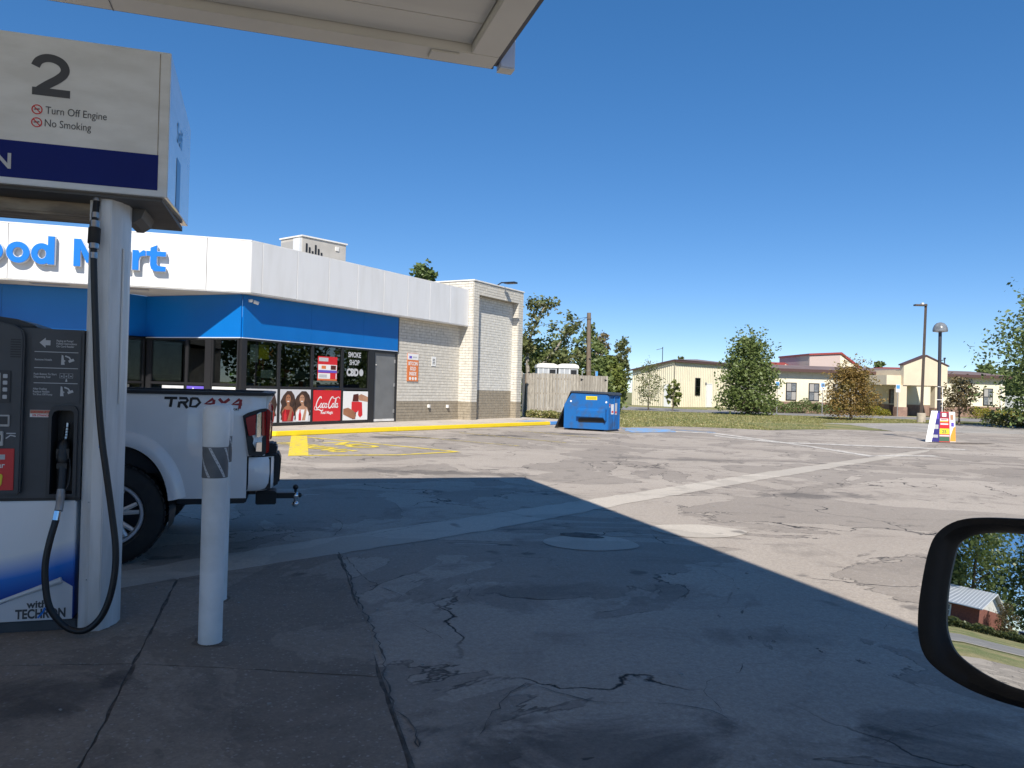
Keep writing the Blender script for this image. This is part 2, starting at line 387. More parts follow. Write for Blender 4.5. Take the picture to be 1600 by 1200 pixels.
        if kind: o['kind'] = kind
        return o
def thing(name, label, cat, loc=(0, 0, 0), ang=0, group=None):
    o = bpy.data.objects.new(name, None); COL.objects.link(o); o.location = loc; o.rotation_euler = (0, 0, R(ang)); o.empty_display_size = .2
    TF[o.name] = (loc[0], loc[1], loc[2], R(ang)); o['label'] = label; o['category'] = cat
    if group: o['group'] = group
    return o
def tag(o, label, cat, group=None):
    o['label'] = label; o['category'] = cat
    if group: o['group'] = group
    return o
def copy_tree(o, parent=None, label=None):
    c = o.copy(); COL.objects.link(c)
    if parent: c.parent = parent
    if label: c['label'] = label
    for ch in list(o.children): copy_tree(ch, c)
    return c
def catmull(pts, n=8):
    pts = [Vector(p) for p in pts]; out = []
    for i in range(len(pts)-1):
        p0, p1, p2, p3 = pts[max(i-1, 0)], pts[i], pts[i+1], pts[min(i+2, len(pts)-1)]
        for k in range(n):
            t = k/n; out.append(.5*((2*p1)+(p2-p0)*t+(2*p0-5*p1+4*p2-p3)*t*t+(3*p1-p0-3*p2+p3)*t**3))
    out.append(pts[-1]); return [tuple(p) for p in out]
def jag(pts, step, amp, seed=0):
    """subdivide a 2D polyline and wobble it"""
    r_ = random.Random(seed); out = []
    for (x0, y0), (x1, y1) in zip(pts[:-1], pts[1:]):
        d = math.hypot(x1-x0, y1-y0); k = max(1, int(d/step))
        for i in range(k):
            t = i/k; out.append((x0+(x1-x0)*t+r_.uniform(-amp, amp), y0+(y1-y0)*t+r_.uniform(-amp, amp)))
    out.append(pts[-1]); return out
def structure(name, m, polys, z, parent=None, edge=None):
    b = MB()
    for p in polys:
        A = sum(p[i][0]*p[(i+1) % len(p)][1]-p[(i+1) % len(p)][0]*p[i][1] for i in range(len(p)))
        if A < 0: p = p[::-1]
        b.ngon([(x, y, z) for x, y in p])
    o = b.build(name, m, parent)
    if not parent: o['kind'] = 'structure'
    return o
def line_poly(p, q, w):
    d = Vector((q[0]-p[0], q[1]-p[1])).normalized(); n_ = Vector((-d.y, d.x))*w/2
    return [(p[0]+n_.x, p[1]+n_.y), (p[0]-n_.x, p[1]-n_.y), (q[0]-n_.x, q[1]-n_.y), (q[0]+n_.x, q[1]+n_.y)]
# ---------------------------------------------------------------- ground
gb = MB(); gb.ngon([(-900, -900, -.02), (900, -900, -.02), (900, 1500, -.02), (-900, 1500, -.02)])
ground = gb.build('ground', 'grass'); ground['kind'] = 'structure'
lot_edge = [(-13, -40), (60, -40), (60, 33), (36, 35.5), (24, 35.2), (17, 34.5), (14.5, 34.9), (10.8, 32.2), (8.6, 33.15), (7, 33.4), (4.7, 31.2), (3.9, 33.0), (2.4, 33.6), (-30, 34), (-30, 9), (-13, 5)]
lot_j = lot_edge[:3]+jag(lot_edge[2:13], .5, .07, 3)+lot_edge[13:]
lot = structure('parking_lot', 'asphalt', [lot_j], 0)
drive = structure('driveway', 'drive_asphalt', [jag([(17.1, 34.2), (18.1, 40.9), (17, 42.5), (24.2, 46.8), (32, 48), (60, 53)], .5, .08, 5)+[(60, 32.6), (36, 35), (24, 34.8)]], -.006)
road = structure('road', 'road_asphalt', [[(-4, 61), (8.15, 60.8), (16.2, 59), (23.9, 57.2), (34.9, 53.5), (60, 49), (60, 62.5), (44, 63.5), (31, 62.4), (20, 66.5), (10.8, 76), (-4, 90)]], -.006)
fpath = structure('path', 'walk', [[(17.5, 69.0), (20, 66.7), (31, 62.6), (44, 63.7), (60, 62.7), (60, 64.5), (45, 65.4), (31, 64), (21, 67.6), (18, 70.4)]], .004)
street = structure('street', 'road_asphalt', [[(-19, -80), (-26.5, -80), (-28.5, 80), (-21, 80)]], .002)
verge_path = structure('street_kerb', 'walk', [[(-18.4, -80), (-18.75, -80), (-20.7, 80), (-20.35, 80)]], .03)
entrance = structure('entrance_path', 'walk', [[(-12.9, -12), (-12.9, -9.6), (-18.6, -8.9), (-18.5, -12.6)]], .006)

# pale patch strip cut through the asphalt
up = [(-3.25, 5.3), (-2.25, 6.55), (-1.65, 7.26), (-0.49, 8.53), (1.89, 11.14), (4.86, 14.55), (11.2, 21.4), (12.2, 22.4)]
lo = [(11.8, 21.7), (10.88, 20.55), (4.43, 13.3), (1.71, 10.15), (-0.34, 7.68), (-1.43, 6.56), (-2.03, 5.93), (-2.85, 5.05)]
strip = structure('patch_strip', 'strip_asphalt', [jag(up, .14, .028, 1)+jag(lo, .14, .028, 2)], .004)
# concrete apron in slabs
apron = thing('concrete_apron', 'weathered concrete apron under the pumps', 'pavement'); del apron['category'], apron['label']; apron['kind'] = 'structure'
slabs = [[(-1.553, 2.86), (-1.233, 1.6), (-.02, 1.6), (-.36, 2.93), (-.62, 3.79), (-1.2, 3.84), (-1.853, 3.877)],
         [(-1.863, 3.892), (-1.2, 3.855), (-.625, 3.806), (-.80, 4.55), (-1.04, 5.22), (-1.21, 5.82), (-1.45, 6.52), (-2.05, 5.9), (-2.37, 5.58)],
         [(-1.566, 2.86), (-1.866, 3.875), (-2.52, 3.80), (-4.2, 3.30), (-4.2, 1.6), (-1.25, 1.6)],
         [(-1.876, 3.89), (-2.385, 5.56), (-2.85, 5.05), (-4.0, 4.72), (-4.2, 3.33), (-2.52, 3.815)],
         [(-4.23, 3.30), (-4.23, 1.6), (-9, .4), (-9, 2.4)], [(-4.23, 3.34), (-4.03, 4.72), (-9, 3.5), (-9, 2.45)]]
for i, p in enumerate(slabs):
    pj = []
    for k in range(len(p)): pj += jag([p[k], p[(k+1) % len(p)]], .09, .007, 30+i*9+k)[:-1]
    MB().prism(pj, 'z', -.01, .012).build('slab', 'apron', apron)
bed = MB(); bed.ngon([(x, y, .006) for x, y in [(-9, .4), (-1.2, 1.55), (0, 1.55), (-.33, 2.93), (-.6, 3.8), (-1.42, 6.55), (-2.85, 5.07), (-9, 3.5)]])
bed.build('joint_filler', 'crack', apron)
# cracks, tar and round repairs in the asphalt
CR = [([(-1.44, 6.58), (-1.19, 5.82), (-1.02, 5.22), (-0.78, 4.55), (-0.64, 4.08), (-0.585, 3.8), (-0.51, 3.51), (-0.43, 3.22), (-0.34, 2.93), (-.1, 2.0)], .024),
 ([(-1.36, 6.47), (-1.1, 5.83), (-0.9, 5.52), (-0.72, 5.33), (-0.74, 5.17)], .014), ([(-0.11, 3.21), (-0.07, 3.34), (-0.01, 3.54), (0.04, 3.68), (0.12, 3.79), (0.25, 3.69), (0.44, 3.58), (0.62, 3.59), (0.82, 3.58), (0.95, 3.53), (1.01, 3.42)], .012),
 ([(-1.64, 7.28), (-1.32, 7.45), (-0.98, 7.9), (-0.69, 8.28), (-0.48, 8.5)], .016), ([(-2.01, 8.43), (-1.72, 8.04), (-1.66, 7.65), (-1.66, 7.32)], .02),
 ([(1.38, 6.7), (1.55, 6.62), (1.68, 6.36), (1.77, 6.05), (1.72, 5.77)], .009), ([(1.59, 3.22), (1.76, 3.36), (1.88, 3.42), (2.04, 3.47)], .007),
 ([(0.99, 3.48), (0.98, 3.76), (1.03, 3.88), (1.23, 4.03), (1.27, 4.14), (1.46, 4.17)], .010), ([(-0.32, 5.82), (-0.26, 5.55), (-0.27, 5.34), (-0.17, 5.15), (0, 5.06)], .01),
 ([(1.77, 4.9), (1.72, 4.73), (1.72, 4.61)], .006), ([(2.36, 4.82), (2.44, 4.96), (2.53, 4.84), (2.65, 4.68)], .008),
 ([(-0.89, 11.21), (-0.14, 11.01), (0.42, 11.34), (1.06, 12.26), (2.32, 13.67), (3.47, 13.75), (4.26, 13.35)], .02), ([(2.4, 9.44), (3.55, 9.39), (4.65, 9.25), (6.27, 9.37)], .014),
 ([(2.92, 13.32), (4.61, 13.72), (5.9, 12.82), (6.53, 12.0), (7.24, 10.81)], .02), ([(-0.36, 3.2), (-0.33, 3.08), (-0.4, 3.35), (-0.49, 3.44)], .018),
 ([(-2.6, 13.6), (-.6, 13.0), (1.2, 14.4), (4, 15.3)], .02), ([(5.5, 16.5), (7.5, 15.6), (9.6, 14.6), (12, 14.9)], .022), ([(-1.1, 4.9), (-.6, 4.75), (-.35, 4.4)], .008), ([(.3, 6.2), (.8, 6.05), (1.2, 6.1)], .008)]
for i, (pl, w) in enumerate(CR):
    j = jag(pl, .05, .013, 60+i); r_ = random.Random(i); b = MB(); n_ = len(j); Lp = []; Rp = []
    for k, p in enumerate(j):
        a_, c_ = j[max(k-1, 0)], j[min(k+1, n_-1)]; d = Vector((c_[0]-a_[0], c_[1]-a_[1]))
        d = d.normalized() if d.length > 0 else Vector((1, 0)); ww = w*.48*r_.uniform(.1, 1.3)*(1 if 0 < k < n_-1 else .15)/2
        Lp.append((p[0]-d.y*ww, p[1]+d.x*ww, .015 if i == 0 else .005)); Rp.append((p[0]+d.y*ww, p[1]-d.x*ww, .015 if i == 0 else .005))
    b.add(Lp+Rp, [(k+1, k, n_+k, n_+k+1) for k in range(n_-1)]); b.build('crack', 'crack', lot)
def blob(cx, cy, rx, ry, seed, n=28, wob=.12):
    r_ = random.Random(seed); ph = [r_.uniform(0, 6.28) for _ in range(5)]
    return [(cx+rx*math.cos(t)*(1+wob*sum(math.sin((k+2)*t+ph[k])/(k+1.5) for k in range(5))), cy+ry*math.sin(t)*(1+wob*sum(math.sin((k+2)*t+ph[k])/(k+1.5) for k in range(5)))) for t in [2*math.pi*i/n for i in range(n)]]
structure('round_repair', 'strip_asphalt', [blob(.79, 7.33, .43, .38, 3, wob=.06)], .005, lot)
structure('round_repair', 'strip_asphalt', [blob(2.0, 8.12, .46, .40, 4, wob=.10)], .005, lot)
structure('tar_hole', 'crack', [blob(.74, 7.68, .22, .13, 5, wob=.25)], .007, lot)
for i in range(46):      # grit and litter on the ground
    x, y = (random.uniform(-2.6, 2.2), random.uniform(2.9, 6.5)) if i < 34 else (random.uniform(0, 8), random.uniform(7, 20))
    rr = random.uniform(.003, .007); MB(x, y, random.uniform(0, 180), .012).box(-rr*1.6, rr*1.6, -rr, rr, 0, rr).build('grit', 'litter', lot)
# painted markings
structure('yellow_block', 'yellow_paint', [[(-6.0, 21.06), (-5.55, 21.0), (-4.02, 15.36), (-4.37, 15.16)]], .006, lot)
structure('yellow_line', 'yellow_paint', [line_poly((-5.42, 20.5), (-1.22, 17.25), .13), ], .0065, lot)
structure('yellow_line', 'yellow_paint', [[(-4.1, 15.42), (-2.36, 16.08), (-1.22, 17.27), (-1.10, 17.17), (-2.28, 15.96), (-4.05, 15.27)]], .007, lot)
tx = MB(-4.62, 18.75, -47); tx.text('NO', 1.0, 0, 0, .0065, plane='xy', bold=.03, sx=1.1); tx.text('PARKING', .84, -.35, -1.02, .0065, plane='xy', bold=.03, sx=.80); tx.build('painted_lettering', 'yellow_paint', lot)
for p, q in [((-3.86, 22.78), (.22, 19.45)), ((-1.62, 24.4), (1.53, 21.09)), ((.4, 26.4), (2.75, 23.42)), ((2.2, 28.9), (4.4, 26.2))]:
    structure('parking_line', 'yellow_thin', [line_poly(p, q, .085)], .006, lot)
structure('white_line', 'white_paint', [[(6.05, 29.1), (7.6, 28.6), (8.3, 25.4), (8.88, 21.8), (9.15, 19.2), (8.85, 19.0), (8.62, 21.8), (8.05, 25.3), (7.3, 28.1), (6.0, 28.5)]], .006, lot)
structure('white_line', 'white_paint', [jag([(7.2, 26.9), (8.3, 24.1), (10.9, 23.5), (13.5, 22.95)], .4, .04, 8)+jag([(13.4, 22.4), (10.9, 22.95), (8.15, 23.6), (6.95, 26.4)], .4, .04, 9)], .0075, lot)
structure('white_line', 'white_paint', [line_poly((9.2, 19.4), (11.0, 19.85), .3)], .0065, lot)
structure('blue_marking', 'blue_paint', [jag([(4.3, 29.9), (4.9, 30.9), (6.24, 30.6), (6.1, 28.4), (4.3, 27.3), (4.3, 29.9)], .3, .1, 4)], .008, lot)
structure('blue_marking', 'blue_paint', [[(6.4, 30.4), (7.74, 28.95), (7.6, 28.7), (6.3, 30.0)]], .0085, lot)
tong = structure('grass_tongue', 'grass', [jag([(11.2, 32.6), (14.56, 34.6), (17.1, 34.9), (18.1, 41), (17.0, 42.6), (12, 40)], .4, .1, 6)], .004, None)

# ---------------------------------------------------------------- store
SC = (-7.74, 21.92)                                  # glass corner, on the walk
store = thing('convenience_store', 'white convenience store with blue band, corner windows and painted brick end', 'building', (SC[0], SC[1], 0), 60)
S = lambda: MB(SC[0], SC[1], 60)
def SW(s, off): return (SC[0]+.5*s+.8660254*off, SC[1]+.8660254*s-.5*off)     # off = outward
FCr = SW(-.09, .41)
Fr = lambda: MB(FCr[0], FCr[1], 16)
K = (-11.05, 23.2); K2 = (-11.78, 21.65)
c16, s16 = math.cos(R(16)), math.sin(R(16))
WL = (K2[0]-9*c16, K2[1]-9*s16); FL = (FCr[0]-13*c16, FCr[1]-13*s16)
# walk and kerb
kerb_o = [(-20, 16.55), (-6.24, 20.53), (-3.59, 24.27), (1.62, 31.5)]
kerb_i = [(-20, 16.71), (-6.33, 20.66), (-3.72, 24.36), (1.49, 31.59)]
wb = MB(); wb.prism(kerb_i+[(2.25, 32.65), (2.4, 34.2), (.3, 36), (-20, 36)], 'z', 0, .13)
walk = wb.build('sidewalk', 'walk'); walk['kind'] = 'structure'
kb = thing('kerb', 'k', 'k'); del kb['label'], kb['category']; kb['kind'] = 'structure'
for (a, b, c, d) in [(kerb_o[i], kerb_o[i+1], kerb_i[i+1], kerb_i[i]) for i in range(3)]:
    MB().prism([a, b, c, d], 'z', 0, .135).build('painted_kerb', 'kerb_yellow', kb, bevel=.018)
MB().prism([(1.62, 31.5), (2.43, 32.53), (2.30, 32.62), (1.49, 31.59)], 'z', 0, .135).build('painted_kerb', 'kerb_blue', kb, bevel=.018)
structure('blue_walk_marking', 'kerb_blue', [[(.6, 31.0), (1.5, 31.9), (1.1, 32.3), (.2, 31.5)]], .134, walk)

def bricks(frame, s0, s1, z0, z1, y, m, name='brickwork', L=.30, h=.098, g=.012, d=.018):
    b = frame; r_ = random.Random(int(s0*77+z0*13)); row = 0; z = z0
    while z < z1-.02:
        zt = min(z+h, z1); x = s0-(L+g)*(.5 if row % 2 else 0)
        while x < s1:
            xa, xb = max(x, s0), min(x+L, s1)
            if xb-xa > .03:
                o = r_.uniform(-.004, .004); b.box(xa, xb, y-d+o, y+.01, z, zt)
            x += L+g
        z += h+g; row += 1
    o = b.build(name, m, store); o['kind'] = 'stuff'; return o
# brick flank beside the door
S().box(7.04, 11.12, 0, .3, .13, 3.95).build('wall', 'mortar', store)
bricks(S(), 7.10, 11.10, .13, .87, 0, 'brick_tan'); bricks(S(), 7.10, 11.10, .882, 3.92, 0, 'brick_cream')
# projecting brick end bay
S().prism([(11.1, -.63), (11.5, -.63), (11.5, -.33), (14.8, -.33), (14.8, -.63), (15.2, -.63), (15.2, 7), (11.1, 7)], 'z', .13, 5.25).build('wall', 'mortar', store)
S().box(11.1, 15.2, -.63, 7, 5.25, 5.78).build('wall', 'mortar', store)
pl_ = SW(11.1, 0)
PLf = lambda: MB(pl_[0], pl_[1], -30)       # left flank of the bay, faces along the wall
bricks(PLf(), 0.0, .61, .13, .85, 0, 'brick_tan'); bricks(PLf(), 0.0, .61, .862, 3.92, 0, 'brick_cream')
bricks(PLf(), .42, .61, 3.93, 5.44, 0, 'brick_cream'); bricks(PLf(), -6.5, .61, 5.45, 5.76, 0, 'brick_cream')
for a, b in ((11.1, 11.5), (14.8, 15.2)):
    bricks(S(), a, b, .13, .85, -.63, 'brick_tan'); bricks(S(), a, b, .862, 5.25, -.63, 'brick_cream')
bricks(S(), 11.1, 15.2, 5.262, 5.76, -.63, 'brick_cream')
bricks(S(), 11.52, 14.78, .13, 1.33, -.33, 'brick_tan'); bricks(S(), 11.52, 14.78, 1.342, 5.24, -.33, 'brick_white')
jr = SW(14.8, .33)
bricks(MB(jr[0], jr[1], -30), 0, .29, .13, .85, 0, 'brick_tan'); bricks(MB(jr[0], jr[1], -30), 0, .29, .862, 5.24, 0, 'brick_cream')
S().box(11.05, 15.25, -.68, 7.05, 5.78, 5.84).build('coping', 'white_trim', store, bevel=.01)
# main shell behind the glass
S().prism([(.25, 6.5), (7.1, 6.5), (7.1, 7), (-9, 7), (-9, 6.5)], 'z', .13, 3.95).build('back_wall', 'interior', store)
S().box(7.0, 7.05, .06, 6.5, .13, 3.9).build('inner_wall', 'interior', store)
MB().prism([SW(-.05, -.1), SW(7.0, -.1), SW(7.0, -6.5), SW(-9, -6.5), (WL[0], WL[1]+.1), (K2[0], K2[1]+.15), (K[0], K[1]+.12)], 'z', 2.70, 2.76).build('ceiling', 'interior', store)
MB().prism([SW(11.1, .2), SW(11.1, -7), (-24, 31), (FL[0], FL[1]+.3), (FCr[0]-.05, FCr[1]+.3)], 'z', 5.05, 5.12).build('roof', 'ac_tan', store)
MB().prism([FCr, SW(11.1, .41), SW(11.1, 0), SC, K, K2, WL, FL], 'z', 3.93, 3.96).build('soffit', 'soffit', store)
for t in (-3.6, -5.6, -7.8): Fr().box(t, t+.9, .35, .65, 3.915, 3.93).build('soffit_vent', 'metal_grey', store)
# fascia panels
e0 = -.09; xs = [e0, .32]+[.32+i*1.348 for i in range(1, 9)]
for a, b in zip(xs[:-1], xs[1:]):
    S().box(a+.006, b-.006, -.41, -.26, 3.92, 5.40).build('fascia_panel', 'fascia_white', store, bevel=.006)
S().box(e0, 11.1, -.405, -.05, 5.40, 5.43).build('fascia_cap', 'white_trim', store)
xs = [0, -1.17, -3.6, -6.0, -8.4, -10.8, -13]
for a, b in zip(xs[1:], xs[:-1]):
    Fr().box(a+.006, b-.006, 0, .15, 3.92, 5.40).build('fascia_panel', 'fascia_white', store, bevel=.006)
Fr().box(-13, 0, -.005, .3, 5.402, 5.432).build('fascia_cap', 'white_trim', store)
S().box(e0, 11.1, -.259, -.25, 3.93, 5.39).build('fascia_backing', 'mortar', store); Fr().box(-13, -.05, .151, .16, 3.93, 5.39).build('fascia_backing', 'mortar', store)
# blue band in panels
def seg_panels(P, Q, cuts, name, m, z0, z1, t0, t1):
    d = Vector((Q[0]-P[0], Q[1]-P[1])); L = d.length; a = math.degrees(math.atan2(d.y, d.x)); fr = [0]+[c for c in cuts]+[L]
    for x0, x1 in zip(fr[:-1], fr[1:]):
        MB(P[0], P[1], a).box(x0+.004, x1-.004, -t1, -t0, z0, z1).build(name, m, store)
S7 = SW(7.03, 0)
seg_panels(SC, S7, [2.67, 5.14], 'band_panel', 'band_blue', 2.70, 3.925, .0, .05)
seg_panels(K, SC, [], 'band_panel', 'band_blue', 2.70, 3.925, .0, .045)
seg_panels(K2, K, [], 'band_panel', 'band_blue', 2.70, 3.925, -.05, .0)
seg_panels(WL, K2, [2.2, 4.5, 6.7], 'band_panel', 'band_blue', 2.70, 3.925, .0, .045)
seg_panels(SC, S7, [], 'band_edge', 'band_edge', 2.675, 2.70, .0, .055); seg_panels(K, SC, [], 'band_edge', 'band_edge', 2.675, 2.70, .0, .05)
S().box(7.03, 7.07, -.052, .02, 2.66, 3.925).build('band_end', 'frame_black', store)
# windows
def window(fr, x0, x1, z0, z1, zm, w=.05, d=.09, lower=True):
    """one bay: frame with upper and lower pane"""
    f = fr(); f.box(x0, x0+w, -d/2, d/2, z0, z1).box(x1-w, x1, -d/2, d/2, z0, z1).box(x0+w, x1-w, -d/2+.003, d/2, z1-w, z1).box(x0+w, x1-w, -d/2+.003, d/2, z0, z0+w*1.4).box(x0+w, x1-w, -d/2+.003, d/2, zm-w*.7, zm+w*.7)
    o = f.build('window', 'frame_black', store)
    fr().box(x0+w, x1-w, -.006, .006, zm+w*.7, z1-w).build('pane', 'window_glass', o)
    fr().box(x0+w, x1-w, -.006, .006, z0+w*1.4, zm-w*.7).build('pane', 'window_glass', o)
for a, b in ((.12, 1.40), (1.40, 2.78), (2.78, 4.15), (4.15, 5.50)): window(S, a, b, .15, 2.675, 1.29)
S().box(-.02, .12, -.05, .12, .13, 2.675).build('corner_post', 'frame_black', store)
S().box(5.50, 5.74, -.05, .10, .13, 2.675).build('mullion_post', 'frame_black', store)
KA = math.degrees(math.atan2(SC[1]-K[1], SC[0]-K[0])); Kf = lambda: MB(SC[0], SC[1], KA)
for a, b in ((-1.02, -.06), (-1.95, -1.22), (-3.36, -1.95)): window(Kf, a, b, .15, 2.675, 1.34)
Kf().box(-1.22, -1.02, -.06, .1, .13, 2.675).build('mullion_post', 'frame_black', store); Kf().box(-3.50, -3.36, -.05, .1, .13, 2.675).build('mullion_post', 'frame_black', store)
KB = math.degrees(math.atan2(K[1]-K2[1], K[0]-K2[0])); Kg = lambda: MB(K2[0], K2[1], KB)
window(Kg, .1, 1.62, .15, 2.675, 1.34)
Kh = lambda: MB(WL[0], WL[1], 16)
for i in range(6): window(Kh, .05+i*1.49, 1.5+i*1.49, .15, 2.675, 1.34)
Kh().box(8.95, 9.06, -.04, .1, .13, 2.675).build('mullion_post', 'frame_black', store)
# service door
dr = S().box(5.80, 6.98, .02, .07, .16, 2.58).build('door', 'door_grey', store)
S().box(5.74, 5.80, -.03, .1, .13, 2.675).box(6.98, 7.04, -.03, .1, .13, 2.675).box(5.80, 6.98, -.027, .1, 2.58, 2.675).build('door_frame', 'frame_black', store)
for z in (.45, 1.4, 2.25): S().box(6.92, 6.975, .0, .02, z, z+.13).build('hinge', 'metal_grey', dr)
S().box(5.80, 6.98, .005, .02, .16, .24).build('kick_strip', 'white_trim', dr); S().ball((5.90, 0, 2.15), .02).build('door_bolt', 'white_trim', dr)
# small fittings
for s_, z in ((9.0, .62), (10.26, .60)): S().box(s_-.05, s_+.06, -.10, -.018, z, z+.13).build('outlet_box', 'white_trim', store, bevel=.01)
sc_ = S(); sc_.box(.16, .24, -.13, -.05, 3.72, 3.80).cyl((.26, -.16, 3.74), (.38, -.22, 3.70), .05, .05, 12).cyl((.20, -.15, 3.77), (.12, -.2, 3.74), .04, .04, 12); sc_.build('security_camera', 'white_trim', store)
fl = S(); fl.tube([(13.3, -.3, 5.84), (13.3, -.6, 6.0), (13.3, -.85, 5.98)], .03).box(13.15, 13.45, -1.32, -.80, 5.93, 6.00); fl.build('floodlight', 'frame_black', store, bevel=.01)

# lettering on the fascia
sg = thing('store_sign', 'raised bright blue channel letters on the white store fascia', 'sign', (FCr[0], FCr[1], 4.3), 16)
def glyph(ch, x0, x1, zb, grow):
    """bold sans letter as polygons in (x, z); rings come as pairs"""
    w = x1-x0; xh, ah, t = .53, .735, .155+2*grow; P = []
    def ell(cx, cz, rx, rz, a0=0, a1=360, n=26): return [(cx+rx*math.cos(R(a0+(a1-a0)*i/n)), cz+rz*math.sin(R(a0+(a1-a0)*i/n))) for i in range(n+1)]
    g = grow
    if ch in 'oad':
        cx = x0+w*(.5 if ch == 'o' else .46); rx = w*(.5 if ch == 'o' else .46); cz = zb+xh/2
        P.append(('ring', ell(cx, cz, rx+g, xh/2+.01+g), ell(cx, cz, rx-.15-g, xh/2-.135-g)))
        if ch != 'o': P.append(('poly', [(x1-t+g, zb-g), (x1+g, zb-g), (x1+g, zb+(ah if ch == 'd' else xh)+g), (x1-t+g, zb+(ah if ch == 'd' else xh)+g)]))
    if ch == 'M': P.append(('poly', [(x0-g, zb-g), (x0+.16+g, zb-g), (x0+.16+g, zb+.45), (x0+w/2-.05, zb+.10), (x0+w/2+.05, zb+.10), (x1-.16-g, zb+.45), (x1-.16-g, zb-g), (x1+g, zb-g), (x1+g, zb+.72+g), (x1-.17-g, zb+.72+g), (x0+w/2, zb+.36), (x0+.17+g, zb+.72+g), (x0-g, zb+.72+g)]))
    if ch == 'F': P.append(('poly', [(x0-g, zb-g), (x0+t, zb-g), (x0+t, zb+.28), (x1-.08, zb+.28), (x1-.08, zb+.42), (x0+t, zb+.42), (x0+t, zb+.58), (x1+g, zb+.58), (x1+g, zb+.72+g), (x0-g, zb+.72+g)]))
    if ch == 'r': P.append(('poly', [(x0-g, zb-g), (x0+t, zb-g), (x0+t, zb+.26), (x0+t+.03, zb+.36), (x1-.05, zb+.39), (x1+g, zb+.38), (x1+g, zb+xh+g), (x1-.06, zb+xh+.01), (x0+t+.02, zb+xh-.07), (x0+t-.01, zb+xh+g), (x0-g, zb+xh+g)]))
    if ch == 't': P.append(('poly', [(x0+.10-g, zb+.16), (x0+.13, zb+.05), (x0+.22, zb-.01-g), (x1, zb-.0-g), (x1, zb+.13), (x0+.30, zb+.14), (x0+.26+g, zb+.2), (x0+.26+g, zb+.40), (x1, zb+.40), (x1, zb+xh+g), (x0+.26+g, zb+xh+g), (x0+.26+g, zb+.70+g), (x0+.10-g, zb+.62), (x0+.10-g, zb+xh+g), (x0-g, zb+xh+g), (x0-g, zb+.40), (x0+.10-g, zb+.40)]))
    return P
def letter(ch, x0, x1, zb, y0, y1, grow, name, m, par):
    b = Fr()
    for p in glyph(ch, x0, x1, zb, grow):
        if p[0] == 'poly': b.prism(p[1], 'y', y0 + (.001 if ch in 'ad' else 0), y1)
        else: b.ring([[(x, y1, z) for x, z in p[1]], [(x, y0, z) for x, z in p[1]], [(x, y0, z) for x, z in p[2]], [(x, y1, z) for x, z in p[2]]], True, (False, False))
    return b.build(name, m, par, fix=True)
for ch, x0, x1 in (('F', -7.28, -6.80), ('o', -6.60, -6.06), ('o', -5.99, -5.45), ('d', -5.42, -4.88), ('M', -4.43, -3.72), ('a', -3.62, -3.10), ('r', -3.02, -2.70), ('t', -2.68, -2.19)):
    o = letter(ch, x0, x1, 4.37, -.172, -.150, 0, 'letter', 'letter_blue', sg); letter(ch, x0, x1, 4.37, -.150, -.04, .012, 'letter_return', 'letter_side', o)

# roof unit
ac = thing('rooftop_air_conditioner', 'boxy beige air conditioning unit standing on the store roof', 'air conditioner', (-7.5, 27.3, 5.1), 51)
A_ = lambda: MB(-7.5, 27.3, 51)
body = A_().box(-.1, 1.85, 0, 1.3, 5.12, 6.64).build('cabinet', 'ac_tan', ac, bevel=.015)
A_().box(-.14, 1.89, -.04, 1.34, 6.64, 6.69).build('lid', 'white_trim', ac)
for i in range(6): A_().box(.05+i*.13, .12+i*.13, -.015, .002, 5.7, 6.42-.12*(i % 3)).build('louvre', 'frame_black', body)
A_().box(1.35, 1.5, -.03, 0, 6.35, 6.5).build('label_plate', 'white_trim', body); A_().box(1.6, 1.72, -.03, 0, 5.5, 5.95).build('service_box', 'white_trim', body)
A_().box(-.13, -.1, .5, 1.22, 5.3, 6.52).build('coil', 'far_shade', ac); A_().box(-.2, -.1, .02, .4, 5.6, 6.58).build('side_panel', 'pump_side', ac)

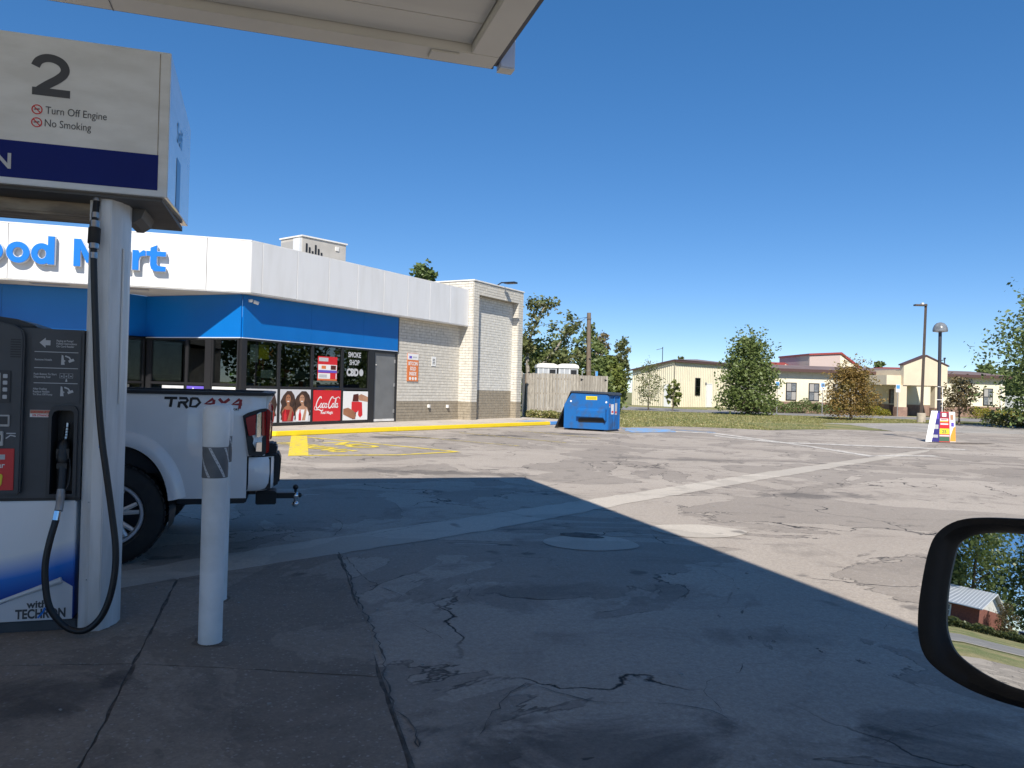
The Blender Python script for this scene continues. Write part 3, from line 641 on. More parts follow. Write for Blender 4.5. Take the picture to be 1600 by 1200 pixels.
# ---------------------------------------------------------------- posters and window signs
def poster(name, fr, x0, x1, z0, z1, y, m, label, cat='poster', group=None, t=.006):
    o = fr().box(x0, x1, y-t, y, z0, z1).build(name, m); return tag(o, label, cat, group)
PY = -.050
p1 = poster('window_poster', S, 1.46, 2.72, .24, 1.24, PY, 'print_pale', 'pale poster of two women with long dark curls holding soda bottles')
p0 = poster('window_poster', S, .18, 1.34, .24, 1.24, PY, 'print_pale', 'pale poster of dark curly hair in the corner window bay, half hidden by pickup tailgate')
def lady(fr, p, cx, lean, w, y, skin, z0=.26):
    def sub(nm, m, pts, k): fr().shape(pts, y-.001-.0012*k, .001).build(nm, m, p)
    hair = [(cx-.30*w+.03*math.sin(i*2.1), z0+.05+i*.11) for i in range(6)]+[(cx-.22*w, z0+.78), (cx-.05, z0+.93), (cx+.10*w+.03, z0+.93), (cx+.26*w, z0+.8)]+[(cx+.32*w+.03*math.sin(i*1.7), z0+.62-i*.11) for i in range(5)]
    sub('printed_hair', 'print_hair', hair, 1)
    sub('printed_body', skin, [(cx-.24*w, z0), (cx-.26*w, z0+.3), (cx-.16*w, z0+.43), (cx-.05, z0+.48), (cx-.05, z0+.55), (cx+.06, z0+.55), (cx+.06, z0+.48), (cx+.18*w, z0+.42), (cx+.26*w, z0+.25), (cx+.22*w, z0)], 2)
    hx = cx+lean
    sub('printed_face', skin, [(hx+.105*math.cos(t), z0+.68+.145*math.sin(t)) for t in [2*math.pi*i/16 for i in range(16)]], 3)
    sub('printed_smile', 'print_white', [(hx-.05, z0+.625), (hx+.05, z0+.63), (hx+.03, z0+.60), (hx-.03, z0+.597)], 4)
    sub('printed_eyes', 'print_hair', [(hx-.07, z0+.72), (hx-.02, z0+.72), (hx-.02, z0+.738), (hx-.07, z0+.738)], 4)
    sub('printed_eyes', 'print_hair', [(hx+.02, z0+.72), (hx+.07, z0+.72), (hx+.07, z0+.738), (hx+.02, z0+.738)], 4)
    sub('printed_top', 'print_white' if skin == 'print_skin_pale' else 'dark_red', [(cx-.235*w, z0+.0), (cx-.25*w, z0+.26), (cx-.15*w, z0+.38), (cx-.06, z0+.36), (cx+.07, z0+.36), (cx+.16*w, z0+.38), (cx+.25*w, z0+.24), (cx+.215*w, z0)], 3)
    sub('printed_arm', skin, [(cx-.02, z0+.02), (cx+.10, z0+.38), (cx+.18, z0+.36), (cx+.12, z0+.02)], 4)
    sub('printed_bottle', 'print_red', [(cx-.16, z0+.02), (cx-.16, z0+.2), (cx-.125, z0+.29), (cx-.125, z0+.36), (cx-.085, z0+.36), (cx-.085, z0+.29), (cx-.05, z0+.2), (cx-.05, z0+.02)], 5)
lady(S, p1, 1.78, .0, .95, PY-.006, 'print_skin'); lady(S, p1, 2.38, -.03, 1.1, PY-.006, 'print_skin_pale')
lady(S, p0, .52, .0, .9, PY-.006, 'print_skin'); lady(S, p0, 1.02, .0, .9, PY-.006, 'print_skin')
p2 = poster('window_poster', S, 2.84, 4.09, .24, 1.23, PY, 'print_red', 'bright red poster with white script soda lettering')
# script lettering in strokes (unit box 10 x 4, slanted)
def script(fr, p, x0, z0, k, y, m):
    b = fr()
    def st(pts, w): b.stroke([(x0+k*(q[0]+.22*q[1]), z0+k*q[1]) for q in catmull([(*p_, 0) for p_ in pts], 6)], [k*v_ for v_ in w] if isinstance(w, list) else k*w, y)
    def oval(cx, cz, rx, rz, w): b.stroke([(x0+k*(cx+rx*math.cos(t)+.22*(cz+rz*math.sin(t))), z0+k*(cz+rz*math.sin(t))) for t in [2*math.pi*i/18 for i in range(18)]], k*w, y, True)
    st([(1.75, 3.0), (1.5, 3.5), (.9, 3.3), (.35, 2.2), (.2, 1.1), (.6, .35), (1.2, .5), (1.7, 1.1)], .34)
    oval(2.15, 1.05, .38, .62, .27)
    st([(3.35, 1.6), (3.05, 1.72), (2.78, 1.2), (2.8, .55), (3.15, .42), (3.5, .8)], .26)
    oval(3.95, 1.05, .36, .60, .27); st([(4.32, 1.7), (4.28, .8), (4.4, .45), (4.7, .8)], .25)
    st([(4.65, 1.35), (5.15, 1.45)], .2)
    st([(6.6, 3.0), (6.35, 3.5), (5.75, 3.3), (5.25, 2.2), (5.1, 1.1), (5.5, .35), (6.1, .5), (6.5, 1.1)], .34)
    oval(6.95, 1.05, .38, .62, .27)
    st([(7.55, 1.0), (7.85, 2.4), (7.75, 3.3), (7.55, 2.6), (7.6, 1.0), (7.75, .45), (8.0, .7)], .22)
    oval(8.4, 1.05, .36, .60, .27); st([(8.77, 1.7), (8.73, .8), (8.9, .45), (9.2, .8)], .25)
    st([(6.3, 3.45), (7.0, 3.05), (7.9, 3.2), (8.7, 3.5), (9.3, 3.0)], [.1]+[.2]*23+[.08]); st([(.9, .35), (.3, -.2), (-.3, .2), (-.1, .9)], .16); st([(.4, -.15), (1.6, -.1), (2.6, -.45), (3.3, -.15)], [.1]+[.3]*17+[.06])
    b.build('printed_script', m, p)
script(S, p2, 2.92, .62, .113, PY-.0075, 'print_white')
S().text('Real Magic', .13, 3.46, PY-.0075, .47, 'CENTER', bold=.003).build('printed_text', 'print_white', p2)
p3 = poster('window_poster', S, 4.21, 5.44, .24, 1.21, PY, 'print_white', 'white poster of two hands with cola bottle and glass beside the grey door')
def sub3(nm, m, pts, k): S().shape(pts, PY-.007-.0012*k, .001).build(nm, m, p3)
sub3('printed_arm', 'print_skin_pale', [(4.92, 1.06), (5.1, 1.12), (5.44, 1.02), (5.44, .85), (5.2, .88), (5.0, .90)], 1)
sub3('printed_bottle', 'print_red', [(4.62, .86), (4.98, .86), (5.0, .6), (4.9, .5), (4.62, .52)], 2)
sub3('printed_bottle', 'print_cola', [(4.7, 1.1), (4.95, 1.13), (4.97, .87), (4.66, .87)], 2)
sub3('printed_glass', 'print_red', [(4.98, .86), (5.14, .84), (5.18, .40), (5.06, .32), (4.96, .40)], 3)
sub3('printed_arm', 'print_skin', [(4.22, .62), (4.45, .66), (4.72, .56), (4.86, .40), (4.80, .28), (4.6, .30), (4.22, .44)], 3)
sub3('printed_cola', 'print_cola', [(4.62, .5), (4.86, .5), (4.82, .27), (4.66, .27)], 2)
p4 = poster('window_poster', Kf, -.96, -.12, .3, 1.27, PY, 'print_white', 'plain white poster in the narrow bay beside the corner post')
p5 = poster('window_poster', Kf, -1.90, -1.27, .3, 1.27, PY, 'print_purple', 'purple poster with white lettering low in the front glass')
Kf().text('nica', .30, -1.84, PY-.0075, 1.02, bold=.01).build('printed_text', 'print_white', p5)
p6 = poster('window_poster', Kf, -2.84, -2.02, .3, 1.27, PY, 'print_pale', 'pale poster of one dark-haired woman low in the front glass')
lady(Kf, p6, -2.42, 0, .9, PY-.006, 'print_skin')
# signs hung behind or stuck on the upper panes
poster('window_notice', S, .36, .66, 2.02, 2.52, .05, 'print_light', 'grey-white sheet hung high inside the corner window', 'notice')
poster('window_notice', S, .68, 1.06, 2.12, 2.54, .05, 'print_yellow', 'yellow sheet hung high inside the corner window', 'notice')
poster('window_notice', S, .78, 1.22, 1.56, 1.80, .05, 'print_light', 'small white sheet low inside the corner window', 'notice')
ne = thing('neon_sign', 'thin orange neon figure hanging in the corner window', 'sign', (*SW(1.1, -.06), 2.2), 60)
nb = S(); nb.tube([(1.16, .06, 2.5), (1.22, .06, 2.38), (1.12, .06, 2.30), (1.24, .06, 2.22)], .018, 6); nb.build('tube', 'print_orange', ne)
nb = S(); nb.tube([(.82, .06, 2.26), (.98, .06, 2.30), (1.14, .06, 2.26)], .016, 6).tube([(.74, .06, 2.2), (.74, .06, 1.95)], .012, 6).tube([(.86, .06, 2.12), (.86, .06, 1.5)], .012, 6); nb.build('tube', 'dark_red', ne)
mn = poster('menu_poster', S, 3.04, 3.92, 1.54, 2.32, -.009, 'print_red', 'menu board poster with white and brown food blocks on upper pane', 'poster')
for a, b, c, d, m in ((3.08, 3.5, 2.16, 2.28, 'print_light'), (3.06, 3.9, 1.88, 2.06, 'print_white'), (3.62, 3.86, 1.9, 2.04, 'print_cola'), (3.06, 3.9, 1.80, 1.88, 'print_purple'), (3.06, 3.9, 1.60, 1.78, 'print_white'), (3.6, 3.86, 1.60, 1.78, 'print_red'), (3.2, 3.4, 1.92, 2.02, 'print_orange'), (3.1, 3.45, 1.64, 1.74, 'print_light'), (3.06, 3.9, 1.55, 1.59, 'print_orange')):
    S().box(a, b, -.0185 if m in ('print_white', 'print_light', 'print_purple') and not (a == 3.1) else -.0205, -.015, c, d).build('printed_block', m, mn)
sm = thing('window_lettering', 'pale Smoke Shop and CBD lettering on the pane beside the door', 'lettering', (*SW(4.75, .01), 1.7), 60)
S().text('SMOKE', .24, 4.76, -.012, 2.36, 'CENTER', bold=.006, sx=.82).build('printed_text', 'print_light', sm)
S().text('SHOP', .24, 4.76, -.012, 2.10, 'CENTER', bold=.006, sx=.82).build('printed_text', 'print_light', sm)
S().text('CBD', .32, 4.68, -.012, 1.74, 'CENTER', bold=.02, sx=.9).build('printed_text', 'print_light', sm)
S().shape([(5.12+.10*math.cos(t), 1.85+.12*math.sin(t)) for t in [i*math.pi/8 for i in range(16)]], -.012).build('printed_dot', 'print_light', sm)
bc = poster('wall_sign', S, 7.62, 8.30, 1.62, 2.66, -.030, 'print_orange', 'orange and white bitcoin sign on the painted brick beside the door', 'sign', t=.012)
S().box(7.63, 8.29, -.0455, -.042, 2.42, 2.65).build('white_header', 'print_white', bc); S().box(7.72, 7.88, -.048, -.045, 2.47, 2.56).build('printed_logo', 'print_purple', bc); S().box(7.92, 8.20, -.048, -.045, 2.49, 2.55).build('printed_line', 'print_light', bc)
for i, t in enumerate(('BITCOIN', 'SOLD', 'INSIDE')): S().text(t, .185, 7.96, -.0455, 2.22-i*.19, 'CENTER', bold=.006, sx=.78).build('printed_text', 'print_white', bc)
for i in range(3): S().shape([(7.80+.17*i+.062*math.cos(t), 1.72+.062*math.sin(t)) for t in [k*math.pi/7 for k in range(14)]], -.0455, .0015).build('printed_coin', 'print_white', bc)
ws = poster('wall_notice', S, 9.14, 9.42, 2.24, 2.60, -.030, 'print_white', 'small white notice on the brick right of the orange sign', 'notice', t=.01)
for i in range(4): S().box(9.20, 9.36, -.0415, -.040, 2.31+.06*i, 2.34+.06*i).build('printed_line', 'print_grey', ws)
# store interior racks
def rack(x, y, L, ang, label, n=3):
    t = thing('shelf_rack', label, 'shelf', (*SW(x, -y), .13), 60+ang, 'racks inside the store'); px, py = SW(x, -y); f = lambda: MB(px, py, 60+ang)
    f().box(0, L, -.25, .25, .13, .23).build('base', 'shelf', t); f().box(0, L, -.02, .02, .23, 1.75).build('back_panel', 'shelf', t)
    for k in range(n+1): f().box(0, L, -.24, -.022, .45+k*.38, .47+k*.38).build('shelf', 'white_trim', t)
    r_ = random.Random(int(x*31+y*7))
    for k in range(n+1):
        xx = .04
        while xx < L-.15:
            w = r_.uniform(.1, .3); f().box(xx, xx+w-.02, -.2, -.03, .472+k*.38, .472+k*.38+r_.uniform(.15, .3)).build('goods', r_.choice(['print_red', 'print_yellow', 'tape_green', 'print_orange', 'print_light', 'print_blue', 'print_purple', 'print_cola']), t); xx += w
rack(.7, 1.4, 1.6, 0, 'product rack behind the corner window'); rack(3.0, 1.9, 1.8, 0, 'product rack behind the menu poster window'); rack(-2.6, 3.6, 1.4, 40, 'product rack behind the front glass by the post')
# ---------------------------------------------------------------- fuel pump
PO = (-2.438, 4.373); Pf = lambda: MB(PO[0], PO[1], 16.5)
pump = thing('fuel_pump', 'grey fuel pump number 2 with white header, navy band and hanging hose', 'fuel pump', (PO[0], PO[1], .012), 16.5)
g0 = .012
Pf().box(-1.35, .0, .02, .58, g0, .075).build('plinth', 'pump_dark', pump, bevel=.006)
# printed lower panel: pale above, blue sweep fading in along a rising curve
def sweep_mat():
    m, n, l, p = nt('pump_sweep'); v = n.new('ShaderNodeTexCoord').outputs['Object']; sx = n.new('ShaderNodeSeparateXYZ'); l.new(v, sx.inputs[0])
    x, z = sx.outputs[0], sx.outputs[2]
    c = math_(n, l, 'ADD', math_(n, l, 'MULTIPLY', x, .36), .375)         # centre line of the sweep
    c = math_(n, l, 'ADD', c, math_(n, l, 'MULTIPLY', math_(n, l, 'MULTIPLY', x, x), .25))
    d = math_(n, l, 'SUBTRACT', z, c)
    f = ramp(n, l, d, -.08, .15, 1, 0); f = math_(n, l, 'POWER', f, 1.0)
    col = mixc(n, l, ramp(n, l, f, 0, .55), (.80, .82, .83), (.02, .20, .66)); col = mixc(n, l, ramp(n, l, f, .5, 1), col, (.004, .05, .30))
    l.new(col, p.inputs['Base Color']); p.inputs['Roughness'].default_value = .3; MATS['pump_sweep'] = m
sweep_mat()
low = Pf().box(-1.33, -.016, 0, .5, .078, .748).build('lower_panel', 'pump_sweep', pump, bevel=.005)
# turned-up page corner printed at the bottom
pg = Pf(); pg.shape([(-1.2, .08), (-.02, .08), (-.021, .262), (-.05, .282), (-.075, .300), (-.095, .290), (-.40, .168), (-.62, .09)], -.003, .003); pg.build('printed_page', 'print_pale', low)
cl_ = Pf(); cl_.tube(catmull([(-.62, -.004, .10), (-.40, -.006, .184), (-.18, -.008, .265), (-.075, -.010, .303)], 8), lambda t: .006+.012*t, 8); cl_.build('printed_curl', 'pump_side', low, smooth=60)
Pf().text('with', .056, -.245, -.0045, .152, bold=.0018).build('printed_text', 'print_grey', low)
Pf().text('TECHRON', .071, -.302, -.0045, .094, bold=.0026, fit=(-.302, -.052)).build('printed_text', 'print_grey', low)
Pf().stroke([(-.19, .094), (-.165, .125), (-.155, .15)], .010, -.006).build('printed_tick', 'letter_blue', low)
# upper cabinet with nozzle bay
cb = Pf()
bx0, bx1, bz0, bz1 = -.152, -.034, .785, 1.262
cb.box(-1.33, bx0, .0, .5, .765, 1.715).box(bx1, .0, .0, .5, .765, 1.715).box(bx0, bx1, .0, .5, bz1, 1.715).box(bx0, bx1, .0, .5, .765, bz0).box(bx0, bx1, .13, .5, bz0, bz1)
cab = cb.build('cabinet', 'pump_dark', pump)
Pf().box(-1.34, .002, -.002, .51, .750, .766).build('seam', 'black', pump)
bz = Pf()
rr_ = [(bx0-.016, bz0-.012), (bx1+.016, bz0-.012), (bx1+.016, bz1-.01), (bx1+.006, bz1+.014), (bx1-.01, bz1+.024), (bx0+.024, bz1+.024), (bx0+.004, bz1+.014), (bx0-.012, bz1-.02)]
ri_ = [(bx0+.002, bz0+.002), (bx1-.002, bz0+.002), (bx1-.002, bz1-.03), (bx1-.006, bz1-.012), (bx1-.02, bz1-.004), (bx0+.034, bz1-.004), (bx0+.014, bz1-.012), (bx0+.004, bz1-.04)]
bz.ring([[(x, -.001, z) for x, z in rr_], [(x, -.016, z) for x, z in rr_], [(x, -.016, z) for x, z in ri_], [(x, .12, z) for x, z in ri_]], True, (False, False)); bz.build('nozzle_bay', 'pump_darker', cab, smooth=35)
Pf().box(bx0, bx1, .122, .128, bz0, bz1).build('bay_back', 'black', cab)
Pf().box(-.264, -.012, -.005, .0, 1.300, 1.690).build('instruction_panel', 'pump_dark', cab, bevel=.002)
ip = Pf()
for z in (1.585, 1.495, 1.41): ip.box(-.245, -.026, -.0065, -.0052, z-.002, z+.002)
ip.build('printed_line', 'print_light', cab)
ar = Pf(); ar.shape([(-.222, 1.636), (-.192, 1.664), (-.192, 1.650), (-.168, 1.650), (-.168, 1.622), (-.192, 1.622), (-.192, 1.608)], -.0068, .0015); ar.build('printed_arrow', 'print_light', cab)
for t, x, z in (('Paying at Pump?\nFollow Instructions\nOn Card Reader', -.138, 1.644), ('Remove Nozzle', -.243, 1.536), ('Push Button To Start\nDispensing Fuel', -.246, 1.455), ('After Fueling\nReplace Nozzle\nTo Shut Off Pump', -.248, 1.372)):
    Pf().text(t, .0155, x, -.0068, z, bold=.0003, sx=.85).build('printed_text', 'print_light', cab)
for z in (1.515, 1.338):
    q = Pf(); q.shape([(-.112, z), (-.094, z), (-.102, z+.052), (-.110, z+.056)], -.0068, .0015).stroke([(-.092, z+.05), (-.072, z+.042), (-.060, z+.022), (-.046, z+.026)], .008, -.0066).stroke([(-.074, z+.018), (-.048, z+.03)], .014, -.0067).shape([(-.096+.005*math.cos(t), z+.022+.005*math.sin(t)) for t in [i*.785 for i in range(8)]], -.0068, .0015); q.build('printed_icon', 'print_light', cab)
q = Pf()
for i in range(3):
    x = -.116+.023*i; q.stroke([(x, 1.44), (x+.019, 1.44), (x+.019, 1.466), (x, 1.466)], .002, -.0066, True).shape([(x+.0095+.004*math.cos(t), 1.45+.004*math.sin(t)) for t in [k*.785 for k in range(8)]], -.0068, .0015)
q.shape([(-.088, 1.42), (-.078, 1.42), (-.080, 1.432), (-.083, 1.438), (-.086, 1.432)], -.0068, .0015); q.build('printed_icon', 'print_light', cab)
et = Pf().box(-.260, -.152, -.003, -.0005, 1.218, 1.258).build('ethanol_sticker', 'print_white', cab)
Pf().box(-.259, -.153, -.0042, -.003, 1.238, 1.257).build('red_strip', 'print_skin_pale', et)
Pf().text('CONTAINS UP TO', .0165, -.206, -.0052, 1.2415, 'CENTER', bold=.0005, sx=.72).build('printed_text', 'print_red', et)
Pf().text('10% ETHANOL', .0165, -.206, -.0042, 1.2225, 'CENTER', bold=.0005, sx=.8).build('printed_text', 'print_red', et)
# payment face, set proud, with rounded shoulder
pf_ = Pf(); prof = [(-1.30, .79), (-.300, .79), (-.288, .80), (-.287, 1.655), (-.292, 1.685), (-.305, 1.705), (-.34, 1.725), (-.45, 1.750), (-.7, 1.775), (-1.0, 1.77), (-1.30, 1.75)]
pf_.prism(prof, 'y', -.040, -.0005); pay = pf_.build('payment_face', 'pump_dark', cab, bevel=.008)
Pf().prism([(-1.2, 1.716), (-.24, 1.716), (-.26, 1.735), (-.35, 1.765), (-.6, 1.795), (-1.2, 1.795)], 'y', .03, .42).build('top_cover', 'pump_darker', cab, bevel=.01)
Pf().box(-.80, -.412, -.046, -.040, 1.56, 1.66).build('display_frame', 'pump_darker', pay); Pf().box(-.79, -.424, -.048, -.046, 1.575, 1.645).build('display', 'print_light', pay)
for i in range(8): Pf().box(-.352, -.302, -.0425, -.040, 1.548+i*.0135, 1.554+i*.0135).build('speaker_slot', 'black', pay)
Pf().box(-.80, -.345, -.047, -.040, 1.295, 1.475).build('keypad_plate', 'pump_darker', pay, bevel=.003)
Pf().box(-.78, -.394, -.0485, -.0465, 1.31, 1.46).build('screen', 'far_shade', pay)
for z in (1.432, 1.396, 1.358, 1.318): Pf().box(-.382, -.360, -.052, -.047, z, z+.022).build('button', 'print_light', pay, bevel=.002)
Pf().box(-.7, -.345, -.050, -.040, 1.166, 1.230).build('card_slot', 'metal_grey', pay, bevel=.003); Pf().box(-.7, -.353, -.052, -.050, 1.178, 1.222).build('slot_mouth', 'pump_darker', pay)
Pf().box(-.7, -.372, -.050, -.040, 1.06, 1.14).build('card_reader', 'metal_grey', pay, bevel=.003); Pf().box(-.7, -.384, -.052, -.050, 1.085, 1.12).build('slot_mouth', 'pump_darker', pay)
q = Pf(); q.stroke([(-.362, 1.10), (-.34, 1.118), (-.315, 1.112)], .006, -.0415).box(-.36, -.315, -.0415, -.0402, 1.125, 1.131); q.build('printed_icon', 'print_light', pay)
rd = Pf().box(-.80, -.318, -.044, -.0402, .815, 1.045).build('grade_panel', 'print_red', pay, bevel=.002)
Pf().box(-.6, -.362, -.0455, -.044, .985, 1.012).build('price_window', 'print_light', rd); Pf().text('Regular', .042, -.362, -.0455, .940, 'RIGHT', bold=.0006).build('printed_text', 'print_white', rd); Pf().box(-.5, -.385, -.0455, -.044, .918, .923).build('printed_line', 'print_white', rd)
yl = Pf(); yl.prism([(-.47, .835), (-.383, .835), (-.374, .85), (-.370, .895), (-.374, .905), (-.47, .912)], 'y', -.050, -.044); yo = yl.build('octane_button', 'print_yellow', rd, bevel=.002)
Pf().text('87', .052, -.386, -.0515, .850, 'RIGHT', bold=.0012).build('printed_text', 'print_black', yo)
# side column
cs = Pf(); cs.prism([(.004, .02), (.040, .0), (.044, -.012), (.062, -.022), (.068, -.045), (.128, -.045), (.150, -.01), (.172, .02), (.176, .045), (.196, .09), (.200, .16), (.004, .16)], 'z', g0, 2.50); col_ = cs.build('column', 'pump_column', pump, bevel=.004)
Pf().box(.178, .186, .036, .048, 1.30, 2.2).build('reflection_strip', 'pump_side', col_)  # pale strip painted in as a lit reflection on the column
q = Pf(); q.box(.10, .118, -.048, -.0452, 1.05, 1.11); q.build('printed_label', 'print_blue', col_)
for z in (.30, .74, 1.6, 2.2): Pf().ball((.052, -.022, z), .004, 8).build('screw', 'steel', col_)
Pf().prism([(-1.35, .02), (-1.13, .02), (-1.13, .52), (-1.35, .52)], 'z', g0, 2.50).build('column', 'pump_column', pump, bevel=.004)
# header
hx0, hx1 = -1.70, .432
hd = Pf(); hd.prism([(-.15, 2.478), (-.15, 3.295), (-.145, 3.30), (.83, 3.17), (.83, 2.505)], 'x', hx0, hx1); head = hd.build('header', 'pump_white', pump, bevel=.012, seg=3)
Pf().box(hx0+.02, .380, -.1525, -.150, 2.513, 2.712).build('navy_band', 'pump_navy', head)
Pf().box(.374, .378, -.1515, -.1502, 2.712, 3.285).build('seam', 'pump_beam', head)
Pf().text('TECHRON', .115, -.338, -.155, 2.560, 'RIGHT', bold=.003).build('printed_text', 'print_light', head)
two = [(q[0], q[1]) for q in catmull([(-.243, 3.128, 0), (-.228, 3.158, 0), (-.195, 3.177, 0), (-.155, 3.177, 0), (-.118, 3.160, 0), (-.100, 3.130, 0), (-.105, 3.100, 0), (-.135, 3.068, 0), (-.180, 3.035, 0), (-.215, 3.006, 0), (-.228, 2.992, 0)], 6)]
Pf().stroke(two, .044, -.152).add([(-.256, -.1521, 2.972), (-.072, -.1521, 2.972), (-.072, -.1521, 3.014), (-.256, -.1521, 3.014)], [(0, 1, 2, 3)]).build('printed_number', 'print_grey', head)
Pf().text('Turn Off Engine', .058, -.188, -.152, 2.876, bold=0, fit=(-.188, .112)).build('printed_text', 'print_grey', head)
Pf().text('No Smoking', .058, -.190, -.152, 2.806, bold=0, fit=(-.190, .036)).build('printed_text', 'print_grey', head)
for z in (2.893, 2.823):
    q = Pf(); q.stroke([(-.229+.024*math.cos(t), z+.024*math.sin(t)) for t in [i*math.pi/12 for i in range(24)]], .0055, -.1525, True).stroke([(-.246, z+.017), (-.212, z-.017)], .0055, -.1528); q.build('printed_symbol', 'print_red', head)
    Pf().stroke([(-.243, z), (-.216, z+.004)], .006, -.1515).build('printed_symbol', 'print_grey', head)
hs = MB(*Pf().P(hx1, -.15, 0)[:2], 16.5+90)      # right end face
hs.text('Self', .17, .32, -.0025, 2.90, bold=.002); hs.build('printed_text', 'print_blue', head)
hs = MB(*Pf().P(hx1, -.15, 0)[:2], 16.5+90); hs.box(.34, .50, -.003, -.0005, 2.50, 2.80); hs.build('printed_patch', 'print_blue', head)
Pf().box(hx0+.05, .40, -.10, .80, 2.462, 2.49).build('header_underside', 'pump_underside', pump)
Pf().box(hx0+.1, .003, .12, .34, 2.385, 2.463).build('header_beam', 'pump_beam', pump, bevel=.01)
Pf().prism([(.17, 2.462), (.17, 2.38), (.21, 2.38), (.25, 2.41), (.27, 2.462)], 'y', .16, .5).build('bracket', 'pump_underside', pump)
# hose, fittings and nozzle
yh = -.11
hp = [(.057, -.06, 2.475), (.054, -.085, 2.319), (.057, -.10, 2.20), (.059, yh, 2.124), (.067, yh, 1.946), (.081, yh, 1.697), (.098, yh, 1.412), (.125, yh, 1.127), (.156, yh, .913), (.188, yh, .698), (.214, yh-.01, .518), (.218, yh-.02, .375), (.199, yh-.03, .232), (.157, yh-.035, .120), (.09, yh-.04, .056), (.018, yh-.04, .058), (-.045, yh-.04, .108), (-.096, yh-.04, .19), (-.121, yh-.03, .301), (-.128, yh-.02, .424), (-.112, yh-.01, .546), (-.092, yh+.01, .651), (-.086, yh+.02, .70)]
ho = Pf().tube(catmull(hp, 6), .018, 12).build('hose', 'hose_rubber', pump, smooth=60)
for z0, z1, r_, m, x in ((2.47, 2.44, .022, 'steel', .057), (2.34, 2.375, .021, 'steel', .055), (2.285, 2.325, .027, 'steel', .0545), (2.195, 2.285, .032, 'rubber', .055), (2.165, 2.197, .027, 'steel', .057), (2.11, 2.145, .021, 'steel', .059)):
    t = (2.475-z0)/.36; Pf().cyl((x, -.062-.05*t, z0), (x, -.062-.05*(2.475-z1)/.36, z1), r_, r_, 16).build('coupling', m, ho, smooth=40, bevel=.003)
nz = Pf(); nz.tube([(-.083, .055, 1.185), (-.086, .052, 1.13), (-.090, .045, 1.08)], .0125, 12).build('spout', 'steel', pump, smooth=50)
for i in range(5): Pf().lathe([(.0145, -.003), (.0175, 0), (.0145, .003)], (-.087+.0006*i, .050, 1.095+.016*i), 14).build('spring_coil', 'steel', bpy.data.objects['spout'])
nb = Pf(); nb.tube(catmull([(-.092, .04, 1.09), (-.095, .03, 1.04), (-.093, .02, .98), (-.090, .01, .93), (-.089, -.005, .86), (-.088, -.02, .80)], 5), [.022, .025, .030, .033, .034, .034, .034, .034, .036, .036, .035, .034, .030, .027, .026, .026, .026, .026, .025, .025, .025, .024, .024, .024, .022, .02], 12)
nb.box(-.125, -.06, .0, .05, .985, 1.04).box(-.118, -.066, -.012, .03, .93, .96); noz = nb.build('nozzle', 'black', pump, smooth=40)
gd = Pf(); gd.tube(catmull([(-.062, .02, .99), (-.052, .005, .92), (-.056, -.012, .84), (-.075, -.018, .80)], 5), .006, 8); gd.build('trigger_guard', 'truck_plastic', noz, smooth=50)
sv = Pf(); sv.tube([(-.089, -.02, .815), (-.089, -.03, .775), (-.084, -.05, .755), (-.080, -.075, .735), (-.082, -.088, .705)], [.021, .024, .021, .021, .022], 12); sv.build('swivel', 'metal_grey', noz, smooth=40)
Pf().cyl((-.087, -.089, .704), (-.092, -.100, .655), .0195, .0195, 14).build('ferrule', 'chrome', ho)

# ---------------------------------------------------------------- bollards
def bollard(x, y, h, label, lean=0):
    t = thing('bollard', label, 'bollard', (x, y, 0), 0, 'white bollards beside the pump'); f = lambda: MB(x, y, 0)
    pr = [(.062, 0), (.0625, .05), (.063, .3), (.064, .91)]
    post = f().lathe(pr+[(.066, .915), (.066, 1.09), (.0685, 1.095), (.0705, 1.15), (.071, h-.05), (.066, h-.02), (.05, h-.006), (.02, h)], (0, 0, 0), 32).build('post', 'bollard_white', t, smooth=50)
    f().lathe([(.0675, .918), (.0677, .92), (.0677, 1.085), (.0675, 1.087)], (0, 0, 0), 32).build('band', 'bollard_band', t, smooth=50)
    for k in range(5):
        b = f(); a0 = k*2*math.pi/5-.3; P0 = []; P1 = []
        for i in range(9):
            u = i/8; an = a0+u*1.25; z = 1.083-u*.160; P0.append((.0685*math.cos(an), .0685*math.sin(an), z)); P1.append((.0685*math.cos(an-.22), .0685*math.sin(an-.22), z))
        b.add(P0+P1, [(9+i, 9+i+1, i+1, i) for i in range(8)]); b.build('stripe', 'print_light', t, smooth=40)
    r_ = random.Random(int(x*100))
    b = f()
    for k in range(26):
        an = k*2*math.pi/26; w = .10; d = r_.uniform(.002, .022); b.add([(.0632*math.cos(an-w), .0632*math.sin(an-w), .022), (.0632*math.cos(an+w), .0632*math.sin(an+w), .022), (.066*math.cos(an), .066*math.sin(an), .030-d)], [(0, 1, 2)])
    b.build('paint_drips', 'bollard_white', t)
    structure('rust_ring', 'tar', [blob(x, y, .10, .085, int(x*50), wob=.25)], .014, apron)
    return t
bollard(-1.622, 4.24, 1.318, 'white pipe bollard with striped grey sleeve, in front of its twin')
bollard(-1.90, 5.06, 1.30, 'white pipe bollard almost wholly hidden behind its striped twin')

